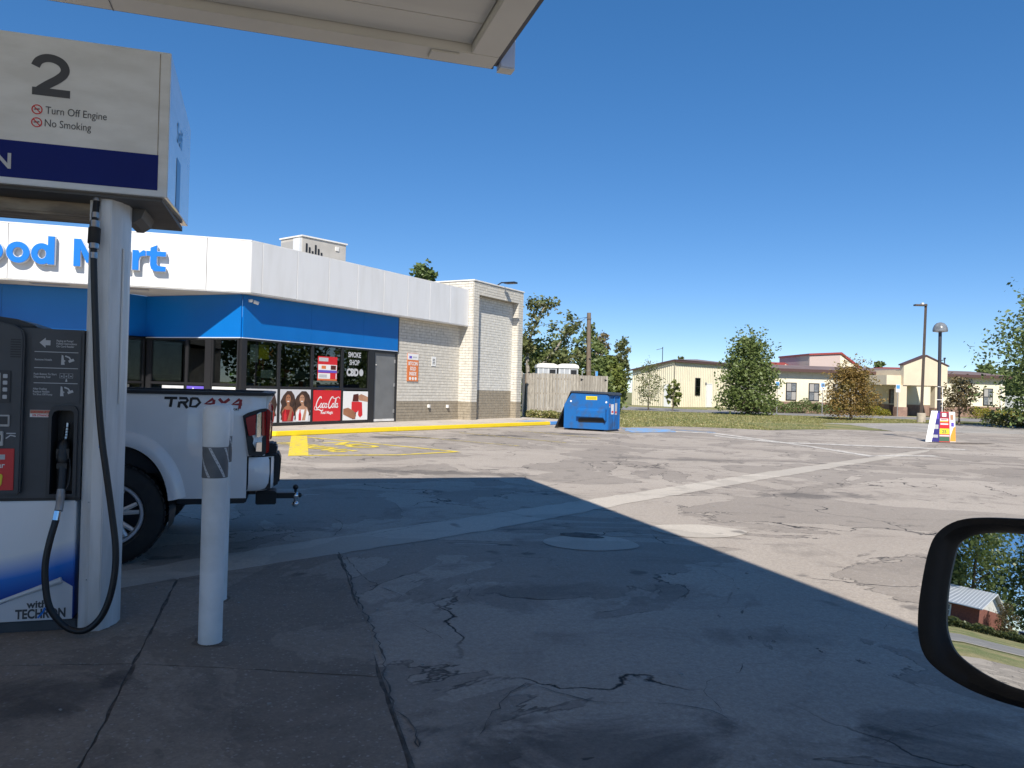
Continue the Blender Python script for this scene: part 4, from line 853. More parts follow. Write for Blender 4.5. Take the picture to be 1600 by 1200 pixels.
# ---------------------------------------------------------------- white pickup
TP = (-3.01, 5.92); Tf = lambda: MB(TP[0], TP[1], 16.5)
truck = thing('pickup_truck', 'white pickup truck with black and red bed decal, parked at the pump', 'pickup truck', (TP[0], TP[1], 0), 16.5)
WX, WZ = -.055, .392
def wheel(x, near=True, parent=truck):
    y0 = .015 if near else 1.855; sg_ = 1 if near else -1
    ty = Tf().lathe([(.236, .03), (.262, -.0), (.33, .0), (.372, .018), (.388, .045), (.390, .13), (.388, .215), (.372, .245), (.33, .26), (.22, .255)] if near else [(.22, -.255), (.33, -.26), (.372, -.245), (.388, -.215), (.39, -.13), (.388, -.045), (.372, -.018), (.33, 0), (.262, 0), (.236, -.03)], (x, y0, WZ), 48, 'y', False).build('tyre', 'rubber', parent, smooth=40)
    for k in range(44):
        a = 2*math.pi*k/44; ca, sa = math.cos(a), math.sin(a); b = Tf()
        yy = y0+sg_*.03; ye = y0+sg_*.23; r0, r1 = .386, .397; da = .045
        b.add([(x+r*math.cos(a+s), y, WZ+r*math.sin(a+s)) for y in (yy, ye) for r in (r0, r1) for s in (-da, da)], [(0, 1, 3, 2), (4, 6, 7, 5), (0, 4, 5, 1), (2, 3, 7, 6), (0, 2, 6, 4), (1, 5, 7, 3)])
        b.build('tread_block', 'rubber', ty)
    rim = Tf().lathe([(.240, .006), (.236, -.006), (.218, -.004), (.205, .03), (.198, .2)] if near else [(.198, -.2), (.205, -.03), (.218, .004), (.236, .006), (.240, -.006)], (x, y0+sg_*.018, WZ), 40, 'y', False).build('rim', 'rim_metal', parent, smooth=40)
    Tf().lathe([(.001, 0), (.2, 0), (.2, .01), (.001, .01)], (x, y0+sg_*.085, WZ), 30, 'y').build('rim_back', 'rim_dark', rim)
    for k in range(6):
        for s in (-.13, .13):
            a = k*math.pi/3+.25; b = Tf(); p0 = (x+.05*math.cos(a), y0+sg_*.035, WZ+.05*math.sin(a)); p1 = (x+.206*math.cos(a+s*1.25), y0+sg_*.026, WZ+.206*math.sin(a+s*1.25)); b.tube([p0, p1], [.022, .017], 6); b.build('spoke', 'rim_metal', rim)
    Tf().lathe([(.001, 0), (.05, 0), (.055, .02), (.05, .05), (.001, .05)], (x, y0+sg_*.02, WZ), 20, 'y').build('hub_cap', 'rim_dark', rim)
for xw in (WX, WX-3.236): wheel(xw, True); wheel(xw, False)
def sidey(x, z):        # body side bulge, outward negative
    zz = (z-.95)/.45; y = .055-.024*(1-min(1, zz*zz)) - (.008 if z < .98 else 0); y += .012*(1 if z > 1.22 else 0)*(z-1.22)/.12
    if x > .96: y += .10*((x-.96)/.12)**2
    return y
ARC, ARZ = .43, .55
def arch_z(x): return WZ+ARZ*(max(0, 1-(abs(x-WX)/ARC)**2.3))**(1/2.3)
def bed_side(far=False):
    b = Tf(); cols = []
    xs_ = [-.78, -.72, -.66, -.62, -.55]+[WX+ARC*math.cos(math.pi*(1-k/22)) for k in range(23)]+[.44, .5, .55, .62, .7, .78, .86, .92, .934, .936, .96, 1.0, 1.03, 1.055, 1.07]
    nv = 14
    for x in xs_:
        zb = .505
        if x > .935: zb = .846
        if abs(x-WX) < ARC: zb = max(zb, arch_z(x))
        cols.append([(x, sidey(x, zb+(1.335-zb)*j/nv), zb+(1.335-zb)*j/nv) for j in range(nv+1)])
    if far: cols = [[(p[0], 1.87-p[1], p[2]) for p in c] for c in cols]
    n_ = len(cols); pts = [p for c in cols for p in c]
    fs = [(i*(nv+1)+j, (i+1)*(nv+1)+j, (i+1)*(nv+1)+j+1, i*(nv+1)+j+1) for i in range(n_-1) for j in range(nv)]
    if far: fs = [f[::-1] for f in fs]
    b.add(pts, fs); return b.build('bed_side', 'truck_white', truck, smooth=50)
bs = bed_side(); bed_side(True)
# bed: floor, inner walls, headboard, tailgate, rail caps
Tf().box(-.78, 1.03, .14, 1.73, .70, .74).build('bed_floor', 'truck_plastic', truck)
Tf().box(-.78, 1.03, .13, .15, .74, 1.325).box(-.78, 1.03, 1.72, 1.74, .74, 1.325).box(-.80, -.76, .13, 1.74, .74, 1.325).build('bed_liner', 'truck_plastic', truck)
Tf().prism([(1.03, .86), (1.085, .86), (1.095, 1.0), (1.085, 1.27), (1.12, 1.315), (1.12, 1.335), (1.03, 1.335)], 'y', .17, 1.70).build('tailgate', 'truck_white', truck, bevel=.012)
Tf().box(1.09, 1.112, .78, 1.10, 1.10, 1.18).build('tailgate_handle', 'black', truck, bevel=.006)
Tf().prism([(-.79, 1.333), (1.06, 1.333), (1.12, 1.338), (1.12, 1.350), (1.05, 1.361), (-.79, 1.361)], 'y', .035, .16).build('rail_cap', 'truck_plastic', truck, bevel=.006)
Tf().prism([(-.79, 1.333), (1.12, 1.333), (1.12, 1.350), (1.05, 1.361), (-.79, 1.361)], 'y', 1.71, 1.835).build('rail_cap', 'truck_plastic', truck, bevel=.006)
Tf().box(1.02, 1.13, .161, 1.709, 1.336, 1.358).build('tailgate_cap', 'truck_plastic', truck, bevel=.006)
# wheel arch flare: swept section
def flare(far=False):
    loops = []; pw = 2/2.3
    for k in range(33):
        a = R(9+162*k/32); ca, sa = math.cos(a), math.sin(a); ex = math.copysign(abs(ca)**pw, ca); ez = math.copysign(abs(sa)**pw, sa)
        sec = [(-.015, .06), (-.008, -.014), (.02, -.026), (.065, -.018), (.105, .016), (.115, .05)]
        loops.append([(WX+(ARC+r)*ex, (y if not far else 1.87-y), WZ+(ARZ+r*.95)*ez) for r, y in sec])
    b = Tf(); b.ring(loops, False, (False, False)); return b.build('wheel_arch_flare', 'truck_white', truck, smooth=50, fix=True)
flare(); flare(True)
# inner wheel well
iw = Tf(); iw.ring([[(WX+(ARC-.01)*math.cos(a), y, WZ+(ARZ-.01)*math.sin(a)) for a in [R(-15+210*k/20) for k in range(21)]] for y in (.05, .45)], False, (False, False)); iw.build('wheel_well', 'black', truck)
Tf().box(WX-.5, WX+.40, .45, .47, .52, .95).build('wheel_well_wall', 'black', truck)
Tf().prism([(.40, .50), (.95, .515), (.93, .46), (.60, .455), (.42, .46)], 'y', .07, 1.8).build('lower_sill', 'truck_plastic', truck, bevel=.008)
Tf().box(.2, 1.0, .3, 1.57, .50, .70).build('frame_rails', 'black', truck)
Tf().cyl((.2, .55, .42), (.75, .55, .45), .05, .05).build('exhaust', 'black', truck); Tf().cyl((.70, .25, .44), (.70, .25, .40), .015, .015, 8).build('tow_hook', 'black', truck)
sp_ = Tf(); sp_.lathe([(.2, 0), (.36, .02), (.37, .1), (.37, .18), (.2, .2)], (.32, .72, .46), 24, 'z'); sp_.build('spare_wheel', 'black', truck)
# tail lamp
lampside = lambda x: sidey(x, 1.05)-.0
def lens(pts, y0, y1, m, nm, par):
    b = Tf(); n_ = len(pts); f0 = [(x, sidey(x, z)+y0, z) for x, z in pts]; f1 = [(x, sidey(x, z)+y1, z) for x, z in pts]
    if sum(pts[i][0]*pts[(i+1) % n_][1]-pts[(i+1) % n_][0]*pts[i][1] for i in range(n_)) < 0: f0.reverse(); f1.reverse()
    b.ring([f1, f0], True, (True, True)); return b.build(nm, m, par, fix=True, bevel=.003)
tl = lens([(.893, 1.172), (.93, 1.195), (.985, 1.215), (1.03, 1.228), (1.068, 1.232), (1.082, 1.22), (1.085, 1.0), (1.075, .86), (1.05, .848), (.98, .848), (.948, .852), (.93, .96), (.912, 1.07)], -.026, .05, 'truck_plastic', 'tail_lamp', truck)
lens([(.915, 1.155), (.96, 1.175), (.995, 1.185), (.995, 1.02), (.945, 1.01), (.93, 1.08)], -.034, -.020, 'red_lens', 'red_lens', tl)
lens([(1.04, 1.20), (1.072, 1.21), (1.076, 1.01), (1.042, 1.01)], -.034, -.020, 'red_lens', 'red_lens', tl)
lens([(1.003, 1.19), (1.035, 1.205), (1.036, 1.005), (1.003, 1.0)], -.037, -.020, 'chrome', 'chrome_strip', tl)
lens([(1.005, .96), (1.045, .96), (1.045, .88), (1.0, .885)], -.034, -.020, 'chrome', 'reversing_lens', tl)
tl2 = Tf().prism([(1.07, .86), (1.10, .87), (1.108, 1.21), (1.075, 1.23)], 'y', .10, .20).build('rear_lens', 'red_lens', tl, bevel=.006)
Tf().prism([(1.07, .86), (1.10, .87), (1.108, 1.21), (1.075, 1.23)], 'y', 1.67, 1.77).build('tail_lamp', 'red_lens', truck, bevel=.006)
# bumper
bp = Tf(); loops = []
for k in range(13):
    t = k/12; x = .94+.21*min(1, t*2.0); y = .065+ (0 if t < .3 else .16*((t-.3)/.7)**1.5)
    x = .948+.195*math.sin(min(1, t*1.25)*math.pi/2); y = .045+.20*(1-math.cos(min(1, t*1.1)*math.pi/2))
    loops.append([(x, y, .835), (x, y-.012, .81), (x, y-.016, .70), (x, y-.008, .62), (x-.004, y+.012, .575), (x-.02, y+.05, .555)])
bp.ring(loops, False, (False, False)); bmp_ = bp.build('bumper_corner', 'truck_white', truck, smooth=60, fix=True)
Tf().box(.95, 1.12, .10, 1.77, .565, .83).build('bumper_core', 'truck_plastic', truck)
Tf().box(1.10, 1.165, .26, 1.61, .585, .825).build('bumper_face', 'truck_white', truck, bevel=.02)
Tf().prism([(1.06, .835), (1.15, .835), (1.17, .92), (1.14, .94), (1.07, .93)], 'y', .22, .52).build('bumper_step', 'truck_plastic', truck, bevel=.015)
Tf().prism([(1.13, .56), (1.19, .60), (1.20, .80), (1.175, .86), (1.13, .86)], 'y', .245, .60).build('bumper_step', 'truck_plastic', truck, bevel=.015)
Tf().box(1.04, 1.16, .12, .6, .838, .85).build('bumper_top', 'truck_plastic', truck)
Tf().box(.985, 1.165, .80, 1.06, .335, .455).build('hitch_receiver', 'black', truck, bevel=.008)
Tf().box(1.1, 1.34, .90, .96, .375, .425).build('ball_mount', 'black', truck, bevel=.005)
tb = Tf(); tb.ball((1.335, .93, .475), .026).cyl((1.335, .93, .40), (1.335, .93, .46), .012, .012, 10).ball((1.37, .93, .40), .024).cyl((1.31, .93, .40), (1.37, .93, .40), .014, .014, 10); tb.build('tow_ball', 'black', truck, smooth=60)
tb = Tf(); tb.ball((1.335, .93, .395), .036).ball((1.335, .93, .318), .030).cyl((1.335, .93, .33), (1.335, .93, .40), .014, .014, 10); tb.build('tow_ball', 'chrome', truck, smooth=60)
# decal on the bed side (letters as slanted block strokes, following the panel)
def decal(strokes, m, x0, z0, k, w):
    for st in strokes:
        b = Tf(); P2 = [(x0+k*(u+.12*v), z0+k*v) for u, v in st]
        b.stroke(P2, k*w, 0); yy = min(sidey(p[0], p[1]) for p in P2)
        sv_ = []
        for q in b.v:
            lx = (q[0]-TP[0])*math.cos(-R(16.5))-(q[1]-TP[1])*math.sin(-R(16.5)); sv_.append(Tf().P(lx, sidey(lx, q[2])-.0035, q[2]))
        b.v = sv_; b.build('decal_stroke', m, bs)
dk = .072; dx, dz = .315, 1.232
TRD = [[(-.25, .98), (1.05, .98)], [(.5, 1.05), (.5, .0)], [(1.25, .98), (2.0, .98), (2.15, .75), (2.0, .52), (1.4, .52)], [(1.35, .6), (1.35, -.05)], [(1.75, .52), (2.25, -.1)], [(2.5, 1.05), (2.5, .1), (3.1, .1), (3.45, .55), (3.1, .98), (2.5, .98)]]
X44 = [[(4.75, 1.0), (4.0, .42), (5.0, .42)], [(4.85, .9), (4.85, -.05)], [(5.35, 1.0), (6.4, .0)], [(6.45, 1.0), (5.3, .0)], [(7.55, 1.0), (6.85, .42), (7.85, .42)], [(7.65, .98), (7.65, -.05)]]
decal(TRD, 'print_black', dx, dz, dk, .29); decal(X44, 'dark_red', dx, dz, dk, .31)
Tf().text('SPORT', .022, .80, .034, 1.214, bold=.001).build('decal_text', 'print_black', bs)
# cab and nose
cabp = [(-.80, .50), (-.80, 1.34), (-.84, 1.36), (-3.05, 1.36), (-3.10, 1.30), (-4.12, 1.20), (-4.22, 1.05), (-4.24, .62), (-4.1, .45), (-3.85, .45)]
arch = [(WX-3.236+.53*math.cos(a), WZ+.53*math.sin(a)) for a in [math.pi-math.pi*k/14 for k in range(15)]]
Tf().prism(cabp+arch+[(-2.7, .48)], 'y', .06, 1.81).build('cab_body', 'truck_white', truck, bevel=.03)
for s_ in (0, 1):
    pass
gh = Tf(); gh.ring([[(-.84, .10, 1.35), (-3.05, .10, 1.35), (-3.05, 1.77, 1.35), (-.84, 1.77, 1.35)], [(-1.02, .24, 1.76), (-2.35, .24, 1.76), (-2.35, 1.63, 1.76), (-1.02, 1.63, 1.76)]], True, (True, True)); gh.build('cabin_glass', 'car_glass', truck, fix=True)
rf_ = Tf(); rf_.ring([[(-.98, .22, 1.745), (-2.40, .22, 1.745), (-2.40, 1.65, 1.745), (-.98, 1.65, 1.745)], [(-1.06, .30, 1.80), (-2.28, .30, 1.80), (-2.28, 1.57, 1.80), (-1.06, 1.57, 1.80)]]); rf_.build('roof', 'truck_white', truck, fix=True, bevel=.01)
for y_, s_ in ((.09, 1), (1.78, -1)):
    for xa, xb in ((-.84, -1.03), (-1.86, -1.86), (-3.05, -2.36)):
        Tf().tube([(xa, y_, 1.34), (xb, y_+s_*.14, 1.765)], .04, 8).build('pillar', 'truck_white', truck)
Tf().box(-1.12, -.98, .75, 1.12, 1.775, 1.80).build('brake_lamp', 'dark_red', truck, bevel=.006)
Tf().box(-4.26, -4.22, .3, 1.57, .7, 1.1).build('grille', 'truck_plastic', truck); 
for y_ in (.1, 1.57): Tf().box(-4.25, -4.05, y_, y_+.2, .95, 1.12).build('headlight', 'lamp_glass', truck, bevel=.02)
Tf().box(-4.34, -4.1, .08, 1.79, .42, .66).build('front_bumper', 'truck_white', truck, bevel=.04)
for y_, yy in ((.06, -.0), (1.81, 1.81)): 
    Tf().box(-1.3, -1.1, yy+.03 if y_ < 1 else 1.80, yy+.065 if y_ < 1 else 1.835, 1.1, 1.14).build('door_handle', 'truck_plastic', truck, bevel=.006)

# ---------------------------------------------------------------- canopy
CP = (-.272, 7.2); Cf = lambda: MB(CP[0], CP[1], 17.3)
can = thing('fuel_canopy', 'cream station canopy with plank soffit and dark drip edge overhead', 'canopy', (CP[0], CP[1], 0), 17.3)
CX, CY = -8.2, -10.6; cz = 4.44
Cf().box(CX, -.0, -.26, 0, cz, 4.62).build('edge_beam', 'canopy_beam', can, bevel=.006); Cf().box(-.26, -.0, CY, -.262, cz+.001, 4.62).build('edge_beam', 'canopy_beam', can, bevel=.006)
Cf().box(CX, -.262, CY, CY+.26, cz, 4.62).build('edge_beam', 'canopy_beam', can); Cf().box(CX, CX+.26, CY+.262, -.262, cz, 4.62).build('edge_beam', 'canopy_beam', can)
y = -.275; k = 0
while y > CY+.4:
    Cf().box(CX+.27, -.27, y-.405, y-.008, 4.515, 4.53).build('soffit_plank', 'canopy_white', can); y -= .41; k += 1
Cf().box(CX+.1, -.1, CY+.1, -.1, 4.57, 4.60).build('deck', 'canopy_edge', can)
Cf().box(CX, .02, .002, .028, cz+.012, 5.06).build('fascia', 'canopy_edge', can); Cf().box(.002, .05, CY, -.002, cz+.03, 5.06).build('fascia', 'canopy_edge', can)
Cf().box(CX-.03, CX-.002, CY, 0, cz+.03, 5.06).build('fascia', 'canopy_blue', can); Cf().box(CX, .02, CY-.03, CY-.002, cz+.03, 5.06).build('fascia', 'canopy_blue', can)
Cf().box(.055, .20, -.10, .03, cz-.01, 4.72).build('corner_return', 'canopy_blue', can, bevel=.01); Cf().box(.056, .199, -.099, .029, cz-.016, cz-.0105).build('corner_foot', 'canopy_beam', can)
Cf().box(CX, .02, CY, .0, 5.03, 5.05).build('roof', 'canopy_beam', can)
Cf().box(-.62, -.36, -.235, -.06, cz-.018, cz-.001).build('drain_plate', 'canopy_beam', can, bevel=.006)
for x_ in (-3.2, -6.4): Cf().box(x_-.003, x_+.003, -.262, .002, cz-.004, cz-.0005).build('beam_seam', 'canopy_edge', can)
for x_, y_ in ((-4.5, -2.3), (-7.8, -2.3), (-3.4, -10.2), (-7.8, -10.2)): Cf().box(x_-.14, x_+.14, y_-.14, y_+.14, 0, 4.52).build('column', 'pump_column', can, bevel=.01)

# ---------------------------------------------------------------- the car we look out of: door and mirror
car = thing('car', 'dark car with black side mirror reflecting trees and a house', 'car', (0, 0, 0), 16.5)
Kc = lambda: MB(0, 0, 16.5)
M0 = Vector((.480, .781, 1.237)); mn_ = Vector((-.779, -.613, .132)).normalized(); mx = Vector((0, 0, 1)).cross(mn_).normalized(); my = mn_.cross(mx)
outer = [(0.0336, 0.0988), (-0.0007, 0.095), (-0.0246, 0.0888), (-0.0426, 0.0739), (-0.0507, 0.0534), (-0.0551, 0.0172), (-0.0563, -0.0169), (-0.0529, -0.043), (-0.0437, -0.0603), (-0.0251, -0.0712), (-0.0004, -0.0782), (0.0229, -0.0806), (0.0449, -0.0806), (0.086, -0.0795), (0.1142, -0.0735), (0.136, -0.0577), (0.1436, -0.0336), (0.1425, 0.0096), (0.1371, 0.0636), (0.1266, 0.0956), (0.1053, 0.1048), (0.0758, 0.1039)]
inner = [(0.0345, 0.0832), (0.012, 0.0814), (-0.0113, 0.075), (-0.0253, 0.0633), (-0.0293, 0.0426), (-0.0317, 0.0155), (-0.0316, -0.0109), (-0.0297, -0.0269), (-0.0236, -0.0416), (-0.0144, -0.0506), (0.0042, -0.0592), (0.0246, -0.0641), (0.0439, -0.0653), (0.0852, -0.0654), (0.1113, -0.0606), (0.1276, -0.0486), (0.1324, -0.0289), (0.1317, 0.0067), (0.1261, 0.0586), (0.118, 0.0838), (0.1012, 0.0901), (0.0766, 0.0889)]
def dense(L):
    q = catmull([(*p, 0) for p in L+L[:1]], 4)[:-1]; return [(p[0], p[1]) for p in q]
outer = dense(outer); inner = dense(inner)
def mp(u, v, d): return tuple(M0+mx*u+my*v+mn_*d)
ctr = (.045, .010)
def sc_loop(L, k, d): return [mp(ctr[0]+(u-ctr[0])*k, ctr[1]+(v-ctr[1])*k, d) for u, v in L]
mb = MB(); mb.ring([sc_loop(inner, 1., -.004), sc_loop(inner, 1.03, .006), [mp((a[0]+b[0])/2, (a[1]+b[1])/2, .013) for a, b in zip(inner, outer)], sc_loop(outer, .985, .010), sc_loop(outer, 1., -.002), sc_loop(outer, 1.01, -.03), sc_loop(outer, .97, -.065), sc_loop(outer, .85, -.10), sc_loop(outer, .6, -.125), sc_loop(outer, .2, -.135)], True, (False, True))
mh = mb.build('mirror_housing', 'mirror_shell', car, smooth=60, fix=True)
RM = 1.55; mg = MB(); u0, v0 = .0, .0
pts = []; loops = []
for k in (1.0, .85, .7, .55, .4, .25, .1):
    L = []
    for u, v in inner:
        uu, vv = ctr[0]+(u-ctr[0])*k*1.01, ctr[1]+(v-ctr[1])*k*1.01; L.append(mp(uu, vv, -.002-((uu-u0)**2+(vv-v0)**2)/(2*RM)))
    loops.append(L)
mg.ring(loops, True, (False, True)); mg.build('mirror_glass', 'mirror', mh, smooth=80, fix=True)
am = MB(); am.tube([mp(.11, -.03, -.06), mp(.16, -.05, -.06), Kc().P(1.02, .36, 1.10)], [.035, .03, .035], 12); am.build('mirror_arm', 'mirror_shell', car, smooth=60)
Kc().prism([(.33, .32), (.36, .40), (.365, .80), (.345, 1.02), (.30, 1.06), (.27, 1.05), (.27, .32)], 'x', -.75, 1.15).build('door', 'car_paint', car, bevel=.01)
Kc().prism([(.33, .32), (.37, .45), (.365, .80), (.33, 1.0), (.2, 1.08), (.2, .32)], 'x', 1.16, 2.3).build('fender', 'car_paint', car, bevel=.01)
Kc().box(-.75, 1.1, .285, .315, 1.06, 1.075).build('window_seal', 'black', car)
Kc().lathe([(.2, 0), (.3, 0), (.33, .03), (.33, .18), (.3, .2), (.2, .2)], (1.85, .15, .33), 32, 'y').build('wheel', 'rubber', car, smooth=40)
Kc().box(-.75, 1.2, .1, .27, .22, .33).build('sill', 'black', car)
# ---------------------------------------------------------------- dumpster
DA = -31; DO = (3.42, 27.3); Df = lambda: MB(DO[0], DO[1], DA)
dm = thing('dumpster', 'blue steel dumpster with yellow sticker and open black lid by the lot edge', 'dumpster', (DO[0], DO[1], 0), DA)
W_ = 1.74
prof = [(-W_, .06), (0, .06), (0, 1.28), (-.02, 1.33), (-W_+.30, 1.36), (-W_, .92)]
body = Df().prism(prof, 'y', 0, 1.05).build('body', 'dumpster_blue', dm, bevel=.012)
for x in (-W_+.05, -.15): Df().box(x, x+.1, .05, 1.0, 0, .062).build('skid', 'dumpster_lid', dm)
fp = Df(); fp.prism([(0.004, .82), (-.17, .72), (-.17, .50), (.004, .47)], 'x', -1.16, -.10); fk = fp.build('fork_pocket', 'dumpster_blue', dm, bevel=.012)
Df().prism([(-1.14, .44), (-.11, .49), (-.11, .32), (-1.14, .30)], 'y', -.012, .005).build('pocket_underplate', 'black', fk)  # flat black plate on the face below the pocket
Df().prism([(-.098, .72), (-.03, .80), (-.03, .40), (-.098, .50)], 'y', -.16, .0).build('pocket_flare', 'dumpster_blue', fk)
Df().prism([(-W_+.27, 1.365), (.02, 1.335), (.06, 1.30), (.06, 1.34), (.02, 1.40), (-W_+.27, 1.43)], 'y', -.04, 1.09).build('lid', 'dumpster_lid', dm, bevel=.008)
Df().prism([(-W_+.26, 1.43), (-W_+.22, 1.40), (-W_-.40, .04), (-W_-.32, .04)], 'y', .05, 1.0).build('open_lid', 'black', dm, bevel=.004)
st = Df().box(-.86, -.42, -.004, -.0005, 1.12, 1.25).build('warning_sticker', 'print_yellow', dm)
for i in range(3): Df().box(-.82, -.46, -.0055, -.004, 1.145+.03*i, 1.155+.03*i).build('printed_line', 'print_black', st)
for x in (-W_+.28, -.06): Df().lathe([(.001, -.01), (.035, -.008), (.035, 0)], (x, 0, 1.05), 12, 'y').build('reflector', 'print_white', dm)
E_ = MB(*Df().P(0, 0, 0)[:2], DA+90)
for (a, b, c, d, m) in ((.08, .22, .86, 1.0, 'print_light'), (.30, .52, .62, .98, 'print_white'), (.62, .82, .60, 1.02, 'print_light')):
    e = MB(E_.o[0], E_.o[1], DA+90).box(a, b, -.004, -.0005, c, d).build('sticker', m, dm); MB(E_.o[0], E_.o[1], DA+90).box(a+.03, b-.03, -.0055, -.004, c+.05, c+.12).build('printed_line', 'print_red', e)
for y in (.02, .52, .98): MB(E_.o[0], E_.o[1], DA+90).box(y, y+.05, -.03, 0, .08, 1.27).build('rib', 'dumpster_blue', dm)
# ---------------------------------------------------------------- board enclosure
FO = (.72, 39.2)
fen = thing('board_fence', 'weathered grey board fence enclosure behind the blue dumpster', 'fence', (*FO, 0), 2)
Ff = lambda: MB(*FO, 2)
r_ = random.Random(4); bw = .150; proto = None
for i in range(18):
    h = 2.26+r_.uniform(-.015, .02); Ff().box(i*bw+.008, i*bw+bw-.008, r_.uniform(-.012, .008), .022, r_.uniform(-.02, .02), h).build('board', 'fence_wood', fen)
for z in (.4, 1.2, 1.95): Ff().box(0, 18*bw, .023, .06, z, z+.09).build('rail', 'post_wood', fen)
for x in (-.05, 18*bw): Ff().box(x, x+.09, .06, .15, -.02, 2.2).build('post', 'post_wood', fen)
GO = Ff().P(18*bw+.02, .0, 0); Gf = lambda: MB(GO[0], GO[1], 22)
gate = thing('fence_gate', 'weathered board gate with black strap hinges on the fence enclosure', 'gate', (GO[0], GO[1], 0), 22)
for i in range(11): Gf().box(i*bw+.008, i*bw+bw-.008, r_.uniform(-.012, .008), .022, .06, 2.22+r_.uniform(-.015, .015)).build('board', 'fence_wood', gate)
for z in (.4, 1.9): Gf().box(0, 11*bw, .023, .06, z, z+.09).build('rail', 'post_wood', gate)
for x in (.06, 1.45): Gf().prism([(x, 1.93), (x+.17, 2.0), (x, 2.07)], 'y', -.012, -.007).build('hinge', 'frame_black', gate)
for L_, ang, nm in ((3.6, 92, 'left'), ):
    sd_ = thing('board_fence', 'side return of weathered fence running back beside the store end', 'fence', (*FO, 0), ang)
    for i in range(20): MB(FO[0]-.03, FO[1]+.05, ang).box(i*bw+.2, i*bw+bw+.19, -.01, .012, 0, 2.25).build('board', 'fence_wood', sd_)
for i, x in enumerate((1.36, 2.52)):
    cg = thing('site_cabin', 'grey cabin with white roof, %s, showing over the board fence' % ('the one nearer the store' if i == 0 else 'the one nearer the utility pole'), 'cabin', (x, 42, 0), 4, 'grey cabins behind the fence'); Q = lambda: MB(x, 42, 4)
    Q().box(0, 1.08, 0, 1.1, 0, 2.62).build('wall', 'cabin_grey', cg); Q().prism([(-.05, 2.62), (1.13, 2.62), (1.10, 2.80), (.9, 2.88), (.18, 2.88), (-.02, 2.80)], 'y', -.05, 1.15).build('roof', 'white_trim', cg, bevel=.02)
    Q().box(.68, 1.0, -.01, .001, .5, 2.55).build('door', 'black', cg); Q().box(.30, .34, -.025, -.001, 0, 2.6).build('rib', 'pump_side', cg); Q().box(.05, .09, -.025, -.001, 0, 2.6).build('rib', 'pump_side', cg); Q().box(.58, .62, -.025, -.001, 0, 2.6).build('rib', 'pump_side', cg)
fb = thing('tubular_rack', 'pale tubular frame with blue post standing behind the fence gate', 'frame', (3.8, 41.6, 0), 0)
MB().tube([(3.78, 41.6, 0), (3.78, 41.6, 2.50), (4.5, 41.6, 2.52), (4.5, 41.6, 0)], .03, 8).build('tube', 'metal_grey', fb); MB().box(4.5, 4.62, 41.55, 41.65, 0, 2.5).build('post', 'print_blue', fb)
# ---------------------------------------------------------------- utility pole
up_ = thing('utility_pole', 'brown wooden utility pole rising above the trees', 'utility pole', (4.58, 46, 0), 0)
MB().tube([(4.62, 46, -.02), (4.55, 46, 3), (4.49, 46, 6.1)], [.16, .145, .12], 12).build('pole', 'post_wood', up_, smooth=50)
MB().box(4.35, 4.63, 45.86, 45.9, 5.7, 5.78).build('bracket', 'lamp_bronze', up_)
def sag(p, q, s, n=14): return [(p[0]+(q[0]-p[0])*t, p[1]+(q[1]-p[1])*t, p[2]+(q[2]-p[2])*t-s*4*t*(1-t)) for t in [i/n for i in range(n+1)]]
MB().tube(sag((4.49, 45.9, 5.85), (-16, 52, 4.2), .6), .012, 5).build('wire', 'black', up_); MB().tube(sag((4.5, 45.9, 5.95), (3.1, 46.5, 5.1), .1), .010, 5).build('wire', 'black', up_)

# ---------------------------------------------------------------- far school-like building
def wall_seg(P, Q): d = Vector((Q[0]-P[0], Q[1]-P[1])); return math.degrees(math.atan2(d.y, d.x)), d.length
# ribbed metal hall
hall = thing('metal_hall', 'tan ribbed metal hall with brown roof across the road', 'building', (16.7, 79, 0), 0)
PC, PL_, PR = (16.7, 79), (13.2, 84.5), (25.5, 86.2)
def ribbed(P, Q, h0, h1, m, par, pitch=.30, d=.05):
    a, L = wall_seg(P, Q); b = MB(P[0], P[1], a); n_ = int(L/pitch); xs_ = []
    for i in range(n_+1):
        for dx_, yy in ((0, 0), (.10, 0), (.13, -d), (.19, -d), (.22, 0)):
            x = i*pitch+dx_
            if x <= L: xs_.append((x, yy))
    pts = [(x, y, 0) for x, y in xs_]+[(x, y, h0+(h1-h0)*x/L) for x, y in xs_]; k = len(xs_)
    b.add(pts, [(i, i+1, k+i+1, k+i) for i in range(k-1)]); return b.build('wall', m, par)
ribbed(PL_, PC, 3.84, 4.85, 'far_tan', hall); ribbed(PC, PR, 4.85, 4.75, 'far_tan', hall)
hr = MB(); e = .35; hr.add([(PL_[0]-e, PL_[1]-.15, 3.84), (PC[0]-.1, PC[1]-e, 4.88), (PR[0]+e, PR[1]-e, 4.78), (21.9, 91.3, 5.5), (18.0, 92.5, 4.4)], [(0, 1, 3, 4), (1, 2, 3)])
MB().add([(PL_[0], PL_[1], 0), (18.0, 92.5, 0), (18.0, 92.5, 4.4), (PL_[0], PL_[1], 3.84)], [(0, 1, 2, 3)]).add([(PR[0], PR[1], 0), (21.9, 91.3, 0), (21.9, 91.3, 5.5), (PR[0], PR[1], 4.75)], [(0, 1, 2, 3)]).add([(18.0, 92.5, 0), (21.9, 91.3, 0), (21.9, 91.3, 5.5), (18.0, 92.5, 4.4)], [(0, 1, 2, 3)]).build('rear_wall', 'far_tan', hall)
MB().add([(PL_[0]-e-.02, PL_[1]-.2, 3.70), (PC[0]-.12, PC[1]-e-.03, 4.72), (PC[0]-.12, PC[1]-e-.03, 4.90), (PL_[0]-e-.02, PL_[1]-.2, 3.88)], [(0, 1, 2, 3)]).build('gutter', 'far_trim', hall); hr.build('roof', 'far_roof', hall, fix=True)
